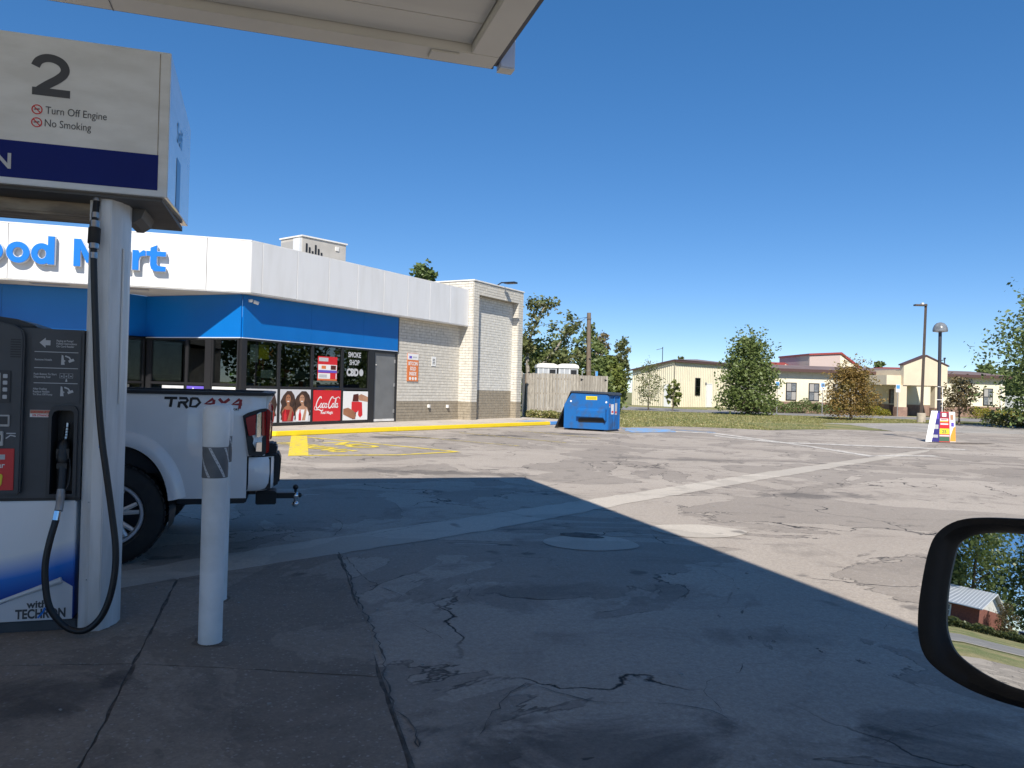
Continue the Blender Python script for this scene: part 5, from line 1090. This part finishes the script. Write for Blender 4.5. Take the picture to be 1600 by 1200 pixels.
for P, Q in ((PC, PR),):
    a, L = wall_seg(P, Q); MB(P[0], P[1], a).box(-.2, L+.2, -.34, -.1, 4.62, 4.80).build('gutter', 'far_trim', hall)
a, L = wall_seg(PC, PR); Hf = lambda: MB(PC[0], PC[1], a)
wd = Hf().box(3.35, 4.15, -.10, -.02, 1.25, 3.1).build('window', 'frame_black', hall); Hf().box(3.42, 4.08, -.115, -.10, 1.32, 2.15).build('pane', 'window_glass', wd); Hf().box(3.42, 4.08, -.115, -.10, 2.2, 3.03).build('pane', 'window_glass', wd)
dd = Hf().box(5.3, 6.15, -.10, -.02, .02, 2.45).build('door', 'print_white', hall); Hf().box(5.22, 5.30, -.11, -.02, 0, 2.53).box(6.15, 6.23, -.11, -.02, 0, 2.53).box(5.3, 6.15, -.11, -.02, 2.45, 2.53).build('door_frame', 'pump_side', dd)
Hf().box(5.05, 5.2, -.16, -.02, 2.5, 2.65).build('wall_lamp', 'metal_grey', hall)
a2, L2 = wall_seg(PL_, PC); MB(*PL_, a2).box(5.1, 6.1, -.10, -.055, .0, 2.3).build('door', 'print_white', hall)
# low cream wing with portico
B0 = (21.3, 66.2); BA = 10; wing = thing('low_building', 'long cream single-storey building with brown roof and gabled entrance', 'building', (*B0, 0), BA); Bf = lambda: MB(*B0, BA)
BL = 24.2
Bf().box(0, BL, 0, 4.5, .9, 3.62).build('wall', 'far_cream', wing); Bf().box(-.02, BL+.02, -.06, 4.5, 0, .95).build('brick_base', 'far_brick', wing); Bf().box(-.03, BL+.03, -.09, .0, .95, 1.02).build('ledge', 'far_portico', wing)
Bf().prism([(-.5, 3.60), (-.5, 3.78), (4.6, 4.32), (4.6, 3.60)], 'x', -.3, BL+.3).build('roof', 'far_roof', wing); Bf().box(-.32, BL+.32, -.62, -.5, 3.55, 3.80).build('gutter', 'far_trim', wing)
for i in range(21): Bf().box(i*1.15+.3, i*1.15+.32, -.006, .001, 1.03, 3.55).build('wall_seam', 'far_portico', wing)
for x in (2.45, 4.6, 6.9, 8.9, 19.2, 21.9):
    w = Bf().box(x, x+1.0, -.05, .0, 1.05, 2.62).build('window', 'frame_black', wing)
    for i in range(2):
        for j in range(2): Bf().box(x+.08+i*.44, x+.48+i*.44, -.058, -.05, 1.14+j*.74, 1.80+j*.74).build('pane', 'far_shade' if (i+j) % 2 else 'lamp_glass', w)
for x in (8.4, 16.9, 23.6): Bf().box(x, x+.14, -.18, -.02, .0, 3.6).build('downpipe', 'white_trim', wing)
Bf().box(20.4, 20.75, -.12, -.0, 3.0, 3.35).build('vent', 'ac_tan', wing)
PX0, PX1 = 10.65, 14.75
Bf().prism([(PX0, 2.62), (PX1, 2.62), (PX1, 4.28), ((PX0+PX1)/2, 5.08), (PX0, 4.28)], 'y', -4.2, -3.7).build('portico_gable', 'far_portico', wing)
Bf().prism([(PX0-.12, 4.26), (PX0-.12, 4.36), ((PX0+PX1)/2, 5.20), (PX1+.12, 4.36), (PX1+.12, 4.26), ((PX0+PX1)/2, 5.08)], 'y', -4.27, -3.65).build('portico_coping', 'far_trim', wing)
Bf().box(PX0-1.35, PX0-.003, -3.9, -.001, 2.62, 3.42).build('portico_side', 'far_portico', wing); Bf().box(PX0, PX1, -3.69, -.001, 2.62, 3.9).build('portico_roof', 'far_portico', wing)
Bf().box(PX0+.05, PX1-.05, -3.68, -.05, 2.58, 2.615).build('portico_ceiling', 'far_cream', wing)
for x in (PX0-.35, PX1-1.05, PX1-.4):
    c = Bf().box(x, x+.75 if x < PX1-1.1 else x+.42, -4.1, -3.55, .78, 2.62).build('column', 'far_portico', wing); Bf().box(x-.05, (x+.80) if x < PX1-1.1 else x+.47, -4.15, -3.5, 0, .78).build('column_base', 'far_brick', c)
dd = Bf().box(12.4, 13.3, -.07, -.0, 0, 2.3).build('door', 'far_trim', wing); Bf().box(12.5, 13.2, -.08, -.07, .9, 2.2).build('pane', 'lamp_glass', dd)
for x in (11.0, 13.8): Bf().ball((x, -.12, 2.2), .09, 10).build('wall_lamp', 'print_white', wing)
# higher blocks behind
rear = thing('gym_block', 'mauve block with dark red sloping parapet behind the low building', 'building', (32.8, 85, 0), 4); Rf = lambda: MB(32.8, 85, 4)
Rf().prism([(0, 0), (5.9, 0), (5.9, 4.55), (3.5, 6.25), (0, 6.0)], 'y', 0, 8).build('wall', 'far_mauve', rear); Rf().prism([(-.1, 6.0), (3.5, 6.25), (5.95, 4.5), (6.1, 4.7), (3.6, 6.45), (-.1, 6.2)], 'y', -.15, 8.1).build('parapet', 'far_red', rear)
Rf().prism([(3.5, 0), (5.8, 0), (5.8, 4.5), (3.5, 6.1)], 'y', -.05, 0).build('bright_face', 'far_cream', rear)
for x, y, w, z, lb in ((28.0, 88, 4.2, 5.0, 'small red gabled roof behind the tall green tree'), (40.0, 86, 4.6, 4.7, 'small red gabled roof right of the mauve block')):
    rd_ = thing('red_roofed_house', lb, 'building', (x, y, 0), 0); q = lambda: MB(x, y, 0)
    q().box(0, w, 0, 6, 0, z-.5).build('wall', 'far_cream', rd_); q().prism([(w*.15, z-.55), (-.3+w*.15, z-.6), (w*.3, z+.25), (w*.72, z+.25), (w+.3, z-.6)], 'y', -.3, 6.3).build('roof', 'far_red', rd_); q().prism([(w*.62, z-.5), (w*.95, z-.5), (w*.74, z+.05)], 'y', -.32, -.3).build('gable_face', 'far_cream', rd_)
gf = thing('metal_fence', 'long pale grey metal fence beyond the low building', 'fence', (45.5, 73, 0), 5)
for i in range(12): MB(45.5, 73, 5).box(i*1.8, i*1.8+1.78, 0, .05, 0, 2.05).build('panel', 'fence_metal', gf)
# ---------------------------------------------------------------- lamps, posts and signs
lp = thing('street_lamp', 'tall leaning bronze lamp post with box head on concrete base', 'street lamp', (25.9, 48.6, 0), 0)
MB().lathe([(.26, -.02), (.26, .55), (.24, .6), (.001, .6)], (25.9, 48.6, 0), 18).build('base', 'concrete', lp, smooth=40)
MB().tube([(25.9, 48.6, .58), (26.02, 48.6, 7.5)], [.105, .085], 4).build('pole', 'lamp_bronze', lp); MB().box(25.3, 26.05, 48.45, 48.75, 7.36, 7.46).build('head', 'lamp_bronze', lp, bevel=.01); MB().box(25.72, 25.86, 48.52, 48.68, 7.46, 7.56).build('photocell', 'print_white', lp)
dl = thing('street_lamp', 'dome-topped dark lamp post rising out of the advertising boards', 'street lamp', (15.0, 27.0, 0), 0)
MB().tube([(15.0, 27.0, 0), (14.98, 27.0, 3.9)], [.058, .055], 12).build('pole', 'pole_dark', dl, smooth=50)
MB().lathe([(.05, 3.82), (.235, 3.85), (.245, 3.90), (.232, 3.98), (.19, 4.08), (.12, 4.15), (.03, 4.18), (.001, 4.18)], (14.98, 27.0, 0), 24).build('dome', 'lamp_glass', dl, smooth=50)
MB().tube([(15.075, 26.93, .9), (15.075, 26.93, 1.9), (14.9, 26.93, 1.92)], .012, 6).build('conduit', 'print_white', dl); MB().box(14.85, 15.1, 26.9, 26.93, 1.45, 1.47).build('strap', 'print_white', dl)
# boards leaning round the lamp foot
def board(name, P, Q, h, lean, m, label, t=.03):
    a, L = wall_seg(P, Q); o = thing(name, label, 'sign', (*P, 0), a); f = lambda y=0: MB(P[0], P[1], a)
    bd = f().add([(0, 0, .01), (L, 0, .01), (L, lean, h), (0, lean, h), (0, t, .01), (L, t, .01), (L, lean+t, h), (0, lean+t, h)], [(0, 1, 2, 3), (5, 4, 7, 6), (0, 4, 5, 1), (3, 2, 6, 7), (0, 3, 7, 4), (1, 5, 6, 2)]).build('panel', m, o)
    def strip(x0, x1, z0, z1, mm, k=1): f().add([(x, lean*z/h-.003*k, z) for x, z in ((x0, z0), (x1, z0), (x1, z1), (x0, z1))], [(0, 1, 2, 3)]).build('printed_block', mm, bd)
    def word(s_, size, x, z, mm, k=2):
        b = f(); b.text(s_, size, x, 0, z, 'CENTER', bold=size*.03); v2 = []
        for q in b.v:
            c_, n_ = math.cos(-R(a)), math.sin(-R(a)); lx = (q[0]-P[0])*c_-(q[1]-P[1])*n_; v2.append(f().P(lx, lean*q[2]/h-.003*k, q[2]))
        b.v = v2; b.build('printed_text', mm, bd)
    return o, bd, strip, word
mat('print_maroon', (.20, .025, .05), rough=.5); mat('print_navy', (.05, .045, .22), rough=.5); mat('print_orange2', (.80, .36, .06), rough=.5); mat('print_green', (.05, .12, .07), rough=.5)
o, bd, strip_, word = board('advert_board', (14.78, 26.55), (15.14, 26.52), 1.04, .10, 'print_red', 'red and maroon advertising board with white roundel and yellow food picture')
strip_(.01, .35, .84, 1.02, 'print_maroon'); strip_(.12, .26, .88, 1.0, 'print_white', 2); strip_(.04, .32, .74, .81, 'print_white'); strip_(.04, .32, .69, .735, 'print_orange2'); strip_(.06, .32, .60, .65, 'print_pale'); strip_(.01, .35, .28, .47, 'print_yellow'); word('25', .16, .18, .31, 'print_green'); strip_(.01, .35, .20, .25, 'print_light'); strip_(.01, .35, .03, .19, 'print_green'); strip_(.08, .28, .762, .79, 'print_maroon', 2)
o, bd, strip_, word = board('advert_board', (15.16, 26.55), (15.42, 26.66), 1.05, .05, 'print_white', 'white and orange advertising board leaning on the lamp post')
b = MB(15.16, 26.55, wall_seg((15.16, 26.55), (15.42, 26.66))[0]); b.add([(0, -.003, .03), (.28, -.003, .03), (.28, .022, .55), (.18, .022, .50), (.03, .01, .22)], [(0, 1, 2, 3, 4)]); b.build('printed_block', 'print_orange2', bd)
strip_(.04, .18, .78, .95, 'print_skin_pale', 2); strip_(.07, .20, .55, .68, 'print_purple', 3)
o, bd, strip_, word = board('advert_board', (14.56, 26.72), (14.76, 26.52), 1.08, .06, 'print_navy', 'dark blue advertising board turned sideways beside the red one')
strip_(.02, .26, .8, 1.0, 'print_purple'); strip_(.03, .25, .45, .6, 'print_light'); strip_(.03, .25, .15, .25, 'print_light')
t_ = thing('advert_board', 'plain white board seen edge-on leaning against the blue one', 'sign', (14.3, 26.5, 0), 0)
MB().add([(14.26, 26.45, .01), (14.44, 26.40, .01), (14.74, 26.60, 1.07), (14.56, 26.66, 1.07), (14.28, 26.49, .01), (14.45, 26.44, .01), (14.75, 26.64, 1.07), (14.57, 26.70, 1.07)], [(0, 1, 2, 3), (5, 4, 7, 6), (0, 4, 5, 1), (3, 2, 6, 7), (0, 3, 7, 4), (1, 5, 6, 2)]).build('panel', 'print_white', t_)
structure('dead_weeds', 'tar', [blob(15.4, 26.2, .9, .4, 8, wob=.3)], .009, lot)
# parking signs by the low building
for i, (x, y) in enumerate(((21.8, 63.2), (25.6, 63.4), (31.6, 63.0))):
    t_ = thing('parking_sign', 'blue and white disabled parking sign on a pale post, ' + ('beside the tall green tree' if i == 0 else 'beside the orange tree' if i == 1 else 'in front of the entrance portico'), 'sign', (x, y, 0), 0, 'disabled parking signs')
    MB().cyl((x, y, -.02), (x, y, 2.45), .03, .03, 8).build('post', 'metal_grey', t_); s_ = MB().box(x-.17, x+.17, y-.045, y-.03, 2.0, 2.62).build('plate', 'print_white', t_); MB().box(x-.14, x+.14, y-.052, y-.045, 2.28, 2.58).build('printed_symbol', 'print_blue', s_)
for x, y, h, lb in ((21.8, 112, 8.0, 'small dark lamp on a pole behind the metal hall'), (37.9, 67.5, 5.1, 'thin dark lamp bracket beside the entrance gable')):
    t_ = thing('street_lamp', lb, 'street lamp', (x, y, 0), 0); MB().cyl((x, y, 0), (x, y, h), .06, .05, 6).build('pole', 'frame_black', t_); MB().box(x-.05, x+.75 if x < 20 else x+.05, y-.1, y+.1, h-.05, h+.08).build('head', 'frame_black', t_)
    if x > 20: MB().tube([(x, y, h-.1), (x-.9, y, h-.35)], .04, 6).build('arm', 'frame_black', t_)

# ---------------------------------------------------------------- trees
def leaf_mesh(name, C, size, m, parent, flat=.35, aspect=.55, seed=0, droop=0.):
    g = np.random.default_rng(seed); N = len(C)
    a = g.normal(size=(N, 3)); a[:, 2] *= (1-flat); a /= np.linalg.norm(a, axis=1)[:, None]
    b = g.normal(size=(N, 3)); b -= (a*b).sum(1)[:, None]*a; b /= np.linalg.norm(b, axis=1)[:, None]
    s = size*g.uniform(.6, 1.35, N)[:, None]
    V = np.stack([C-a*s, C+b*s*aspect-a*s*.1, C+a*s, C-b*s*aspect-a*s*.1], 1).reshape(-1, 3)
    tx, ty, tz, tr = TF.get(parent.name, (0, 0, 0, 0)); V = V-np.array([tx, ty, tz])
    me = bpy.data.meshes.new(name); me.vertices.add(4*N); me.vertices.foreach_set('co', V.astype(np.float32).ravel())
    me.loops.add(4*N); me.loops.foreach_set('vertex_index', np.arange(4*N, dtype=np.int32)); me.polygons.add(N)
    me.polygons.foreach_set('loop_start', np.arange(0, 4*N, 4, dtype=np.int32)); me.polygons.foreach_set('loop_total', np.full(N, 4, dtype=np.int32))
    me.update(calc_edges=True); me.materials.append(MATS[m]); o = bpy.data.objects.new(name, me); COL.objects.link(o); o.parent = parent; TF[o.name] = (tx, ty, tz, tr); return o
def tree(name, label, x, y, h, w, trunk=.25, trunk_h=.25, m='leaf_green', n=5000, leaf=.12, shape='round', seed=0, group=None, clumps=26, bark='bark', gap=1., cat='tree', z0=-.02, lean=(0, 0)):
    g = np.random.default_rng(seed+100); t = thing(name, label, cat, (x, y, z0), 0, group)
    cs = []
    for k in range(clumps):
        u = (k+.5)/clumps; zz = trunk_h+(1-trunk_h)*u
        if shape == 'cone': rad = (1-u)**.8*.5+.05
        elif shape == 'egg': rad = .5*min(1, (u+.12)/.24)**.6*(1-u*.93)**.55
        elif shape == 'column': rad = .42*math.sin(math.pi*min(1, .12+.85*u))**.6
        elif shape == 'wide': rad = .5*math.sin(math.pi*min(.97, .25+.72*u))**.8
        else: rad = .5*math.sqrt(max(.03, 1-(2*u-.85)**2*.86))
        an = k*2.39996+g.uniform(-.5, .5); rr = rad*w*g.uniform(.35, .98)
        cs.append((x+lean[0]*u+rr*math.cos(an), y+lean[1]*u+rr*math.sin(an), z0+zz*h+g.uniform(-.03, .03)*h, (.105+.12*g.random())*w*(1.2 if shape != 'cone' else (1.25-u*.8))))
    tb_ = MB(); pts = [(x, y, z0)]; nseg = 5
    for i in range(1, nseg+1):
        u = i/nseg; pts.append((x+lean[0]*u+g.uniform(-.03, .03)*h*.4, y+lean[1]*u+g.uniform(-.03, .03)*h*.4, z0+h*.86*u))
    tb_.tube(pts, [trunk*1.25]+[trunk*(1-.82*i/nseg) for i in range(1, nseg+1)], 8)
    for c in cs:
        u = min(.95, max(trunk_h*.8, (c[2]-z0)/h-.16)); j = min(nseg-1, int(u/.86*nseg)); f_ = u/.86*nseg-j; p0 = [pts[j][i]+(pts[j+1][i]-pts[j][i])*f_ for i in range(3)]
        md = ((p0[0]+c[0])/2, (p0[1]+c[1])/2, (p0[2]+c[2])/2+.02*h); r0 = trunk*.30*(1-u*.6); tb_.tube([tuple(p0), md, c[:3]], [r0, r0*.65, r0*.22], 5)
    tb_.build('trunk', bark, t, smooth=60)
    tot = sum(c[3]**2 for c in cs); P = []
    for c in cs:
        k = max(8, int(n*c[3]**2/tot)); d = g.normal(size=(k, 3)); d /= np.linalg.norm(d, axis=1)[:, None]; r = c[3]*gap*(g.random(k)**.45)[:, None]*np.array([1.05, 1.05, .72])
        # ragged twigs: lumps within each clump
        tw = g.normal(size=(7, 3)); tw /= np.linalg.norm(tw, axis=1)[:, None]; q = np.array(c[:3])+d*r; sel = g.random(k) < .45; q[sel] = np.array(c[:3])+tw[g.integers(0, 7, k)][sel]*c[3]*g.uniform(.5, 1.35, k)[sel][:, None]+g.normal(size=(k, 3))[sel]*c[3]*.14
        P.append(q)
    P = np.concatenate(P); P[:, 2] = np.maximum(P[:, 2], z0+.05); leaf_mesh('crown', P, leaf, m, t, seed=seed); return t
def branch_tree(label, x, y, limbs, m, leaf=.16, n=900, seed=0, trunk=.3, bark='bark_pale', group=None, extra=None):
    """storm-broken tree: bare limbs with leaf tufts along them"""
    g = np.random.default_rng(seed); t = thing('broken_oak_tree', label, 'tree', (x, y, -.02), 0, group); b = MB(); P = []
    for L in limbs:
        pts = catmull(L, 5); b.tube(pts, lambda u: trunk*(.55-.48*u) if len(L) > 2 else .05, 7); arr = np.array(pts); L_ = len(arr)
        idx = g.integers(int(L_*.45), L_, n); P.append(arr[idx]+g.normal(size=(n, 3))*np.array([.19, .19, .16]))
        for k in range(6):
            j = int(g.integers(int(L_*.3), L_)); d = g.normal(size=3); d[2] = abs(d[2])*.6; d /= np.linalg.norm(d); e = arr[j]+d*g.uniform(.4, 1.1); b.tube([tuple(arr[j]), tuple(e)], [.035, .012], 5); P.append(e+g.normal(size=(n//6, 3))*.2)
    b.build('trunk', bark, t, smooth=60); leaf_mesh('crown', np.concatenate(P), leaf, m, t, seed=seed); return t
# cluster behind the fence
branch_tree('storm-broken oak with bare pale limbs and leaf tufts beside the store end', 1.2, 47, [[(1.2, 47, 0), (1.0, 47, 2.0), (.9, 47, 3.4), (1.0, 47, 4.6), (1.7, 47, 6.2), (2.1, 47, 6.7)], [(1.2, 47, 0), (1.3, 47, 1.8), (1.9, 47, 3.0), (2.6, 46.6, 3.9), (3.2, 46.5, 4.8), (3.9, 46.5, 5.5)], [(1.1, 47, 1.5), (.3, 47, 2.8), (.1, 46.8, 3.8), (.6, 46.8, 4.6)], [(1.2, 47, 1.8), (2.4, 46.5, 2.6), (3.2, 46.2, 3.2)]], 'leaf_olive', .12, 380, 3)
tree('oak_tree', 'dense dark oak filling the gap behind the grey cabins', 1.6, 50, 4.3, 5.2, .3, .15, 'leaf_green', 6000, .13, 'wide', 11, clumps=34, bark='bark_pale', gap=1.1)
tree('evergreen_tree', 'bushy dark green tree behind the utility pole', 5.0, 50, 5.7, 3.9, .2, .12, 'leaf_green', 6000, .13, 'cone', 12, clumps=40, gap=.95)
tree('shrub_tree', 'yellow-green bushy growth right of the board gate', 6.6, 53, 3.5, 2.4, .15, .03, 'leaf_yellowgreen', 7000, .13, 'round', 13, clumps=26, gap=1.15)
tree('shrub_tree', 'loose yellow-green thicket beside the metal hall', 7.7, 60, 3.5, 1.7, .12, .03, 'leaf_yellowgreen', 5500, .13, 'round', 14, clumps=22, gap=1.1)
tree('bare_tree', 'thin half-bare tree behind the yellow-green growth', 7.2, 62, 6.0, 2.0, .12, .25, 'leaf_brown', 2200, .11, 'column', 15, clumps=22)
tree('pine_tree', 'slender sparse tree standing behind the metal hall corner', 12.7, 90, 7.2, 2.4, .16, .35, 'leaf_olive', 2600, .16, 'column', 16, clumps=22)
tree('roadside_tree', 'dark distant tree showing over the store roof near the brick end', -5.4, 46, 8.6, 2.6, .2, .45, 'leaf_dark', 3200, .16, 'round', 17, clumps=18)
tree('roadside_tree', 'low distant treetop peeping over the roof unit corner', -8.8, 42, 7.3, 1.6, .15, .5, 'leaf_dark', 1200, .14, 'round', 18, clumps=12)
tree('backdrop_tree', 'broad tree filling the skyline behind the cabins', -2.5, 58, 5.5, 8, .3, .1, 'leaf_olive', 6000, .18, 'wide', 19, clumps=30)
# lawn trees
tree('sapling_tree', 'thin sparse young tree with brownish leaves before the metal hall', 11.1, 62.3, 3.7, 2.5, .055, .2, 'leaf_olive', 1300, .085, 'round', 21, clumps=30, bark='bark')
tree('sapling_tree', 'small narrow green sapling before the metal hall', 13.2, 63, 2.4, 1.25, .05, .2, 'leaf_yellowgreen', 1300, .10, 'round', 22, clumps=12)
tree('lawn_tree', 'full dark green tree with branches to the ground on the lawn', 17.3, 56.3, 5.35, 4.7, .17, .06, 'leaf_green', 9500, .12, 'egg', 23, clumps=70, gap=.72)
tree('cypress_tree', 'rusty orange conical tree on the lawn before the low building', 22.25, 50.4, 3.3, 3.6, .09, .16, 'leaf_orange', 8500, .075, 'egg', 24, clumps=60, gap=.8)
tree('crape_tree', 'small thin tree with sparse brown leaves right of the lamps', 26.3, 45.2, 2.65, 2.1, .06, .35, 'leaf_brown', 1700, .085, 'wide', 25, clumps=20)
branch = tree('oak_tree', 'large dark oak at the edge of the lot beside the cream building end', 30.3, 41.5, 8.2, 7.0, .26, .06, 'leaf_dark', 17000, .12, 'round', 26, clumps=80, gap=.75)
tree('backdrop_tree', 'rounded treetop above the cream building end', 58.4, 95, 5.6, 3, .2, .4, 'leaf_dark', 1500, .25, 'round', 27, clumps=16)
tree('backdrop_tree', 'small round treetop behind the red gabled roof', 49.9, 105, 6.5, 2.0, .3, .55, 'leaf_dark', 900, .25, 'round', 28, clumps=10)
tree('backdrop_tree', 'green wood edge behind the pale metal fence', 52, 80, 4.4, 7, .25, .05, 'leaf_green', 6000, .2, 'wide', 29, clumps=26)
tree('backdrop_tree', 'taller green wood edge behind the pale metal fence end', 58, 84, 5.2, 8, .25, .05, 'leaf_green', 5000, .2, 'wide', 30, clumps=26)
tree('backdrop_tree', 'faint treetop over the metal hall ridge', 24.6, 112, 6.7, 1.8, .2, .5, 'leaf_olive', 900, .2, 'round', 31, clumps=10)
# hedges and flower beds
def hedge(label, P, Q, h, d, m, n, seed, name='hedge', leaf=.07):
    g = np.random.default_rng(seed); t = thing(name, label, 'hedge', (*P, 0), 0); a, L = wall_seg(P, Q); u = g.random(n)*L; v = g.uniform(-d, d, n); z = g.random(n)**.6*h*(1+.18*np.sin(u*2.1)+.1*np.sin(u*5.3))*np.sqrt(np.maximum(.05, 1-(v/d)**2*.7)); c, s = math.cos(R(a)), math.sin(R(a))
    leaf_mesh('foliage', np.stack([P[0]+u*c-v*s, P[1]+u*s+v*c, z], 1), leaf, m, t, seed=seed); b = MB(P[0], P[1], a)
    for k in range(int(L/.8)): b.cyl((.4+k*.8, 0, -.02), (.4+k*.8, 0, h*.5), .03, .015, 5)
    b.build('stem', 'bark', t); return t
hedge('clipped dark green hedge along the low building wall', (21.2, 65.4), (30.0, 65.8), 1.05, .55, 'leaf_dark', 6500, 1)
hedge('yellow flowering bed by the portico column', (29.2, 64.4), (31.6, 64.5), .75, .5, 'leaf_flower', 2200, 2, 'flower_bed', .06)
hedge('yellow flowering bed along the cream building end', (37.6, 62.8), (42.6, 63.6), .85, .6, 'leaf_flower', 4500, 3, 'flower_bed', .06)
hedge('low green hedge at the right end of the cream building', (42.8, 63.8), (47.0, 64.2), .8, .55, 'leaf_dark', 3000, 4)
hedge('rough weeds along the foot of the board fence', (.7, 38.7), (3.4, 38.9), .35, .3, 'grass_blade', 1400, 5, 'weed_patch', .07)
hedge('scrub at the foot of the big oak by the lot edge', (27.0, 43.8), (30.5, 44.2), .7, .5, 'leaf_olive', 1800, 6, 'weed_patch', .08)
# grass blades over the lawn strip
g = np.random.default_rng(5); N = 42000
gx = g.uniform(2.5, 30, N); gy = 33+g.random(N)**1.6*26
edge = np.interp(gx, [2.5, 4.7, 7, 8.6, 10.8, 14.5, 17, 24, 30], [34.2, 31.6, 33.6, 33.4, 32.5, 35.0, 42.8, 47.2, 48.3]); far_e = np.interp(gx, [2, 8, 16, 24, 35], [60, 60.5, 58.7, 57, 53.3]); gy = edge+(far_e-edge)*g.random(N)**1.7
hz_ = g.uniform(.0, .05, N); ang = g.uniform(0, math.pi, N); wv = .02+.02*g.random(N); ln = g.normal(size=(N, 2))*.03
A = np.stack([gx-np.cos(ang)*wv, gy-np.sin(ang)*wv, np.full(N, -.02)], 1); B = np.stack([gx+np.cos(ang)*wv, gy+np.sin(ang)*wv, np.full(N, -.02)], 1); Cc = np.stack([gx+ln[:, 0], gy+ln[:, 1], hz_], 1)
V = np.stack([A, B, Cc], 1).reshape(-1, 3); me = bpy.data.meshes.new('grass'); me.vertices.add(3*N); me.vertices.foreach_set('co', V.astype(np.float32).ravel()); me.loops.add(3*N); me.loops.foreach_set('vertex_index', np.arange(3*N, dtype=np.int32)); me.polygons.add(N); me.polygons.foreach_set('loop_start', np.arange(0, 3*N, 3, dtype=np.int32)); me.polygons.foreach_set('loop_total', np.full(N, 3, dtype=np.int32)); me.update(calc_edges=True); me.materials.append(MATS['grass_blade'])
go = bpy.data.objects.new('grass', me); COL.objects.link(go); go['kind'] = 'stuff'; go['label'] = 'short patchy lawn grass between the lot and the road'

# ---------------------------------------------------------------- across the street (seen in the mirror)
HO = (-45.6, -14.6); HA = 128; Hh = lambda: MB(*HO, HA)
hs_ = thing('brick_house', 'small red brick house with white metal roof, seen in the car mirror', 'building', (*HO, 0), HA)
HL, HD = 13, 8
Hh().box(0, HL, 0, HD, 0, 2.6).build('wall', 'red_brick', hs_); Hh().prism([(0, 2.6), (HD, 2.6), (HD/2, 4.6)], 'x', .02, HL-.02).build('gable', 'white_trim', hs_)
rf = Hh(); rf.prism([(-.6, 2.42), (-.6, 2.52), (HD/2, 4.86), (HD+.6, 2.52), (HD+.6, 2.42), (HD/2, 4.74)], 'x', -.5, HL+.5); ro = rf.build('roof', 'roof_metal', hs_)
for i in range(35): Hh().add([(-.5+i*.4, -.6, 2.53), (-.46+i*.4, -.6, 2.56), (-.42+i*.4, -.6, 2.53), (-.5+i*.4, HD/2, 4.87), (-.46+i*.4, HD/2, 4.90), (-.42+i*.4, HD/2, 4.87)], [(0, 1, 4, 3), (1, 2, 5, 4)]).build('rib', 'roof_metal', ro)
for x in (3.0, 8.6):
    w = Hh().box(x, x+1.3, -.06, 0, .95, 2.3).build('window', 'white_trim', hs_)
    for j in range(2): Hh().box(x+.12, x+1.18, -.07, -.06, 1.05+j*.62, 1.58+j*.62).build('pane', 'lamp_glass', w)
Hh().box(6.5, 7.4, -.05, 0, 0, 2.1).build('door', 'print_white', hs_)
p2_ = copy_tree(truck, None, 'small white pickup truck parked beside the brick house, seen in the mirror'); p2_.location = (-49.3, -22.5, 0); p2_.rotation_euler = (0, 0, R(230))
for k, (x, y, h, w, m) in enumerate(((-58, -8, 15, 11, 'leaf_green'), (-57, -17, 17, 12, 'leaf_green'), (-60, -27, 14, 11, 'leaf_dark'), (-55, -34, 13, 10, 'leaf_green'), (-62, 3, 14, 11, 'leaf_dark'), (-56, -12.5, 10, 6, 'leaf_dark'), (-52, -7.5, 7.5, 3.4, 'leaf_yellowgreen'))):
    tree('street_tree', ['tall leafy tree behind the brick house roof', 'tallest spreading tree behind the brick house gable', 'dark tree behind the parked white pickup across the street', 'green tree farthest down the street from the brick house', 'dark tree at the far end of the brick house', 'smaller dark tree close behind the brick house', 'narrow yellow-green tree at the brick house corner'][k], x, y, h, w, .35, .12, m, 6000, .30, 'round', 40+k, 'trees across the street', clumps=34, gap=1.15)
hedge('tall weeds before the brick house across the street', (-42.5, -21), (-43, -6), .8, .9, 'leaf_olive', 6000, 9, 'weed_patch', .14)
tree('street_tree', 'bare grey shrub beside the brick house gable', -47.5, -18.2, 4.0, 2.6, .1, .1, 'leaf_brown', 1200, .12, 'round', 51, 'trees across the street', clumps=18)

for k, (x, y, h, w) in enumerate(((58, 14, 9, 9), (60, 24, 11, 10), (57, 33, 9, 8), (63, 40, 12, 11), (60, 5, 10, 10), (66, 52, 11, 11), (64, -6, 12, 11))):
    tree('lotside_tree', ['leafy tree at the end of the far tree row','broad leafy tree next to the row end','lower leafy tree in the middle of the far row','tallest leafy tree of the far row','leafy tree opposite the canopy in the far row','leafy tree behind the far row, near the road','big leafy tree at the near end of the far row'][k], x, y, h, w, .3, .05, 'leaf_green', 4500, .30, 'wide', 70+k, 'tree row beyond the lot', clumps=28, gap=1.15)
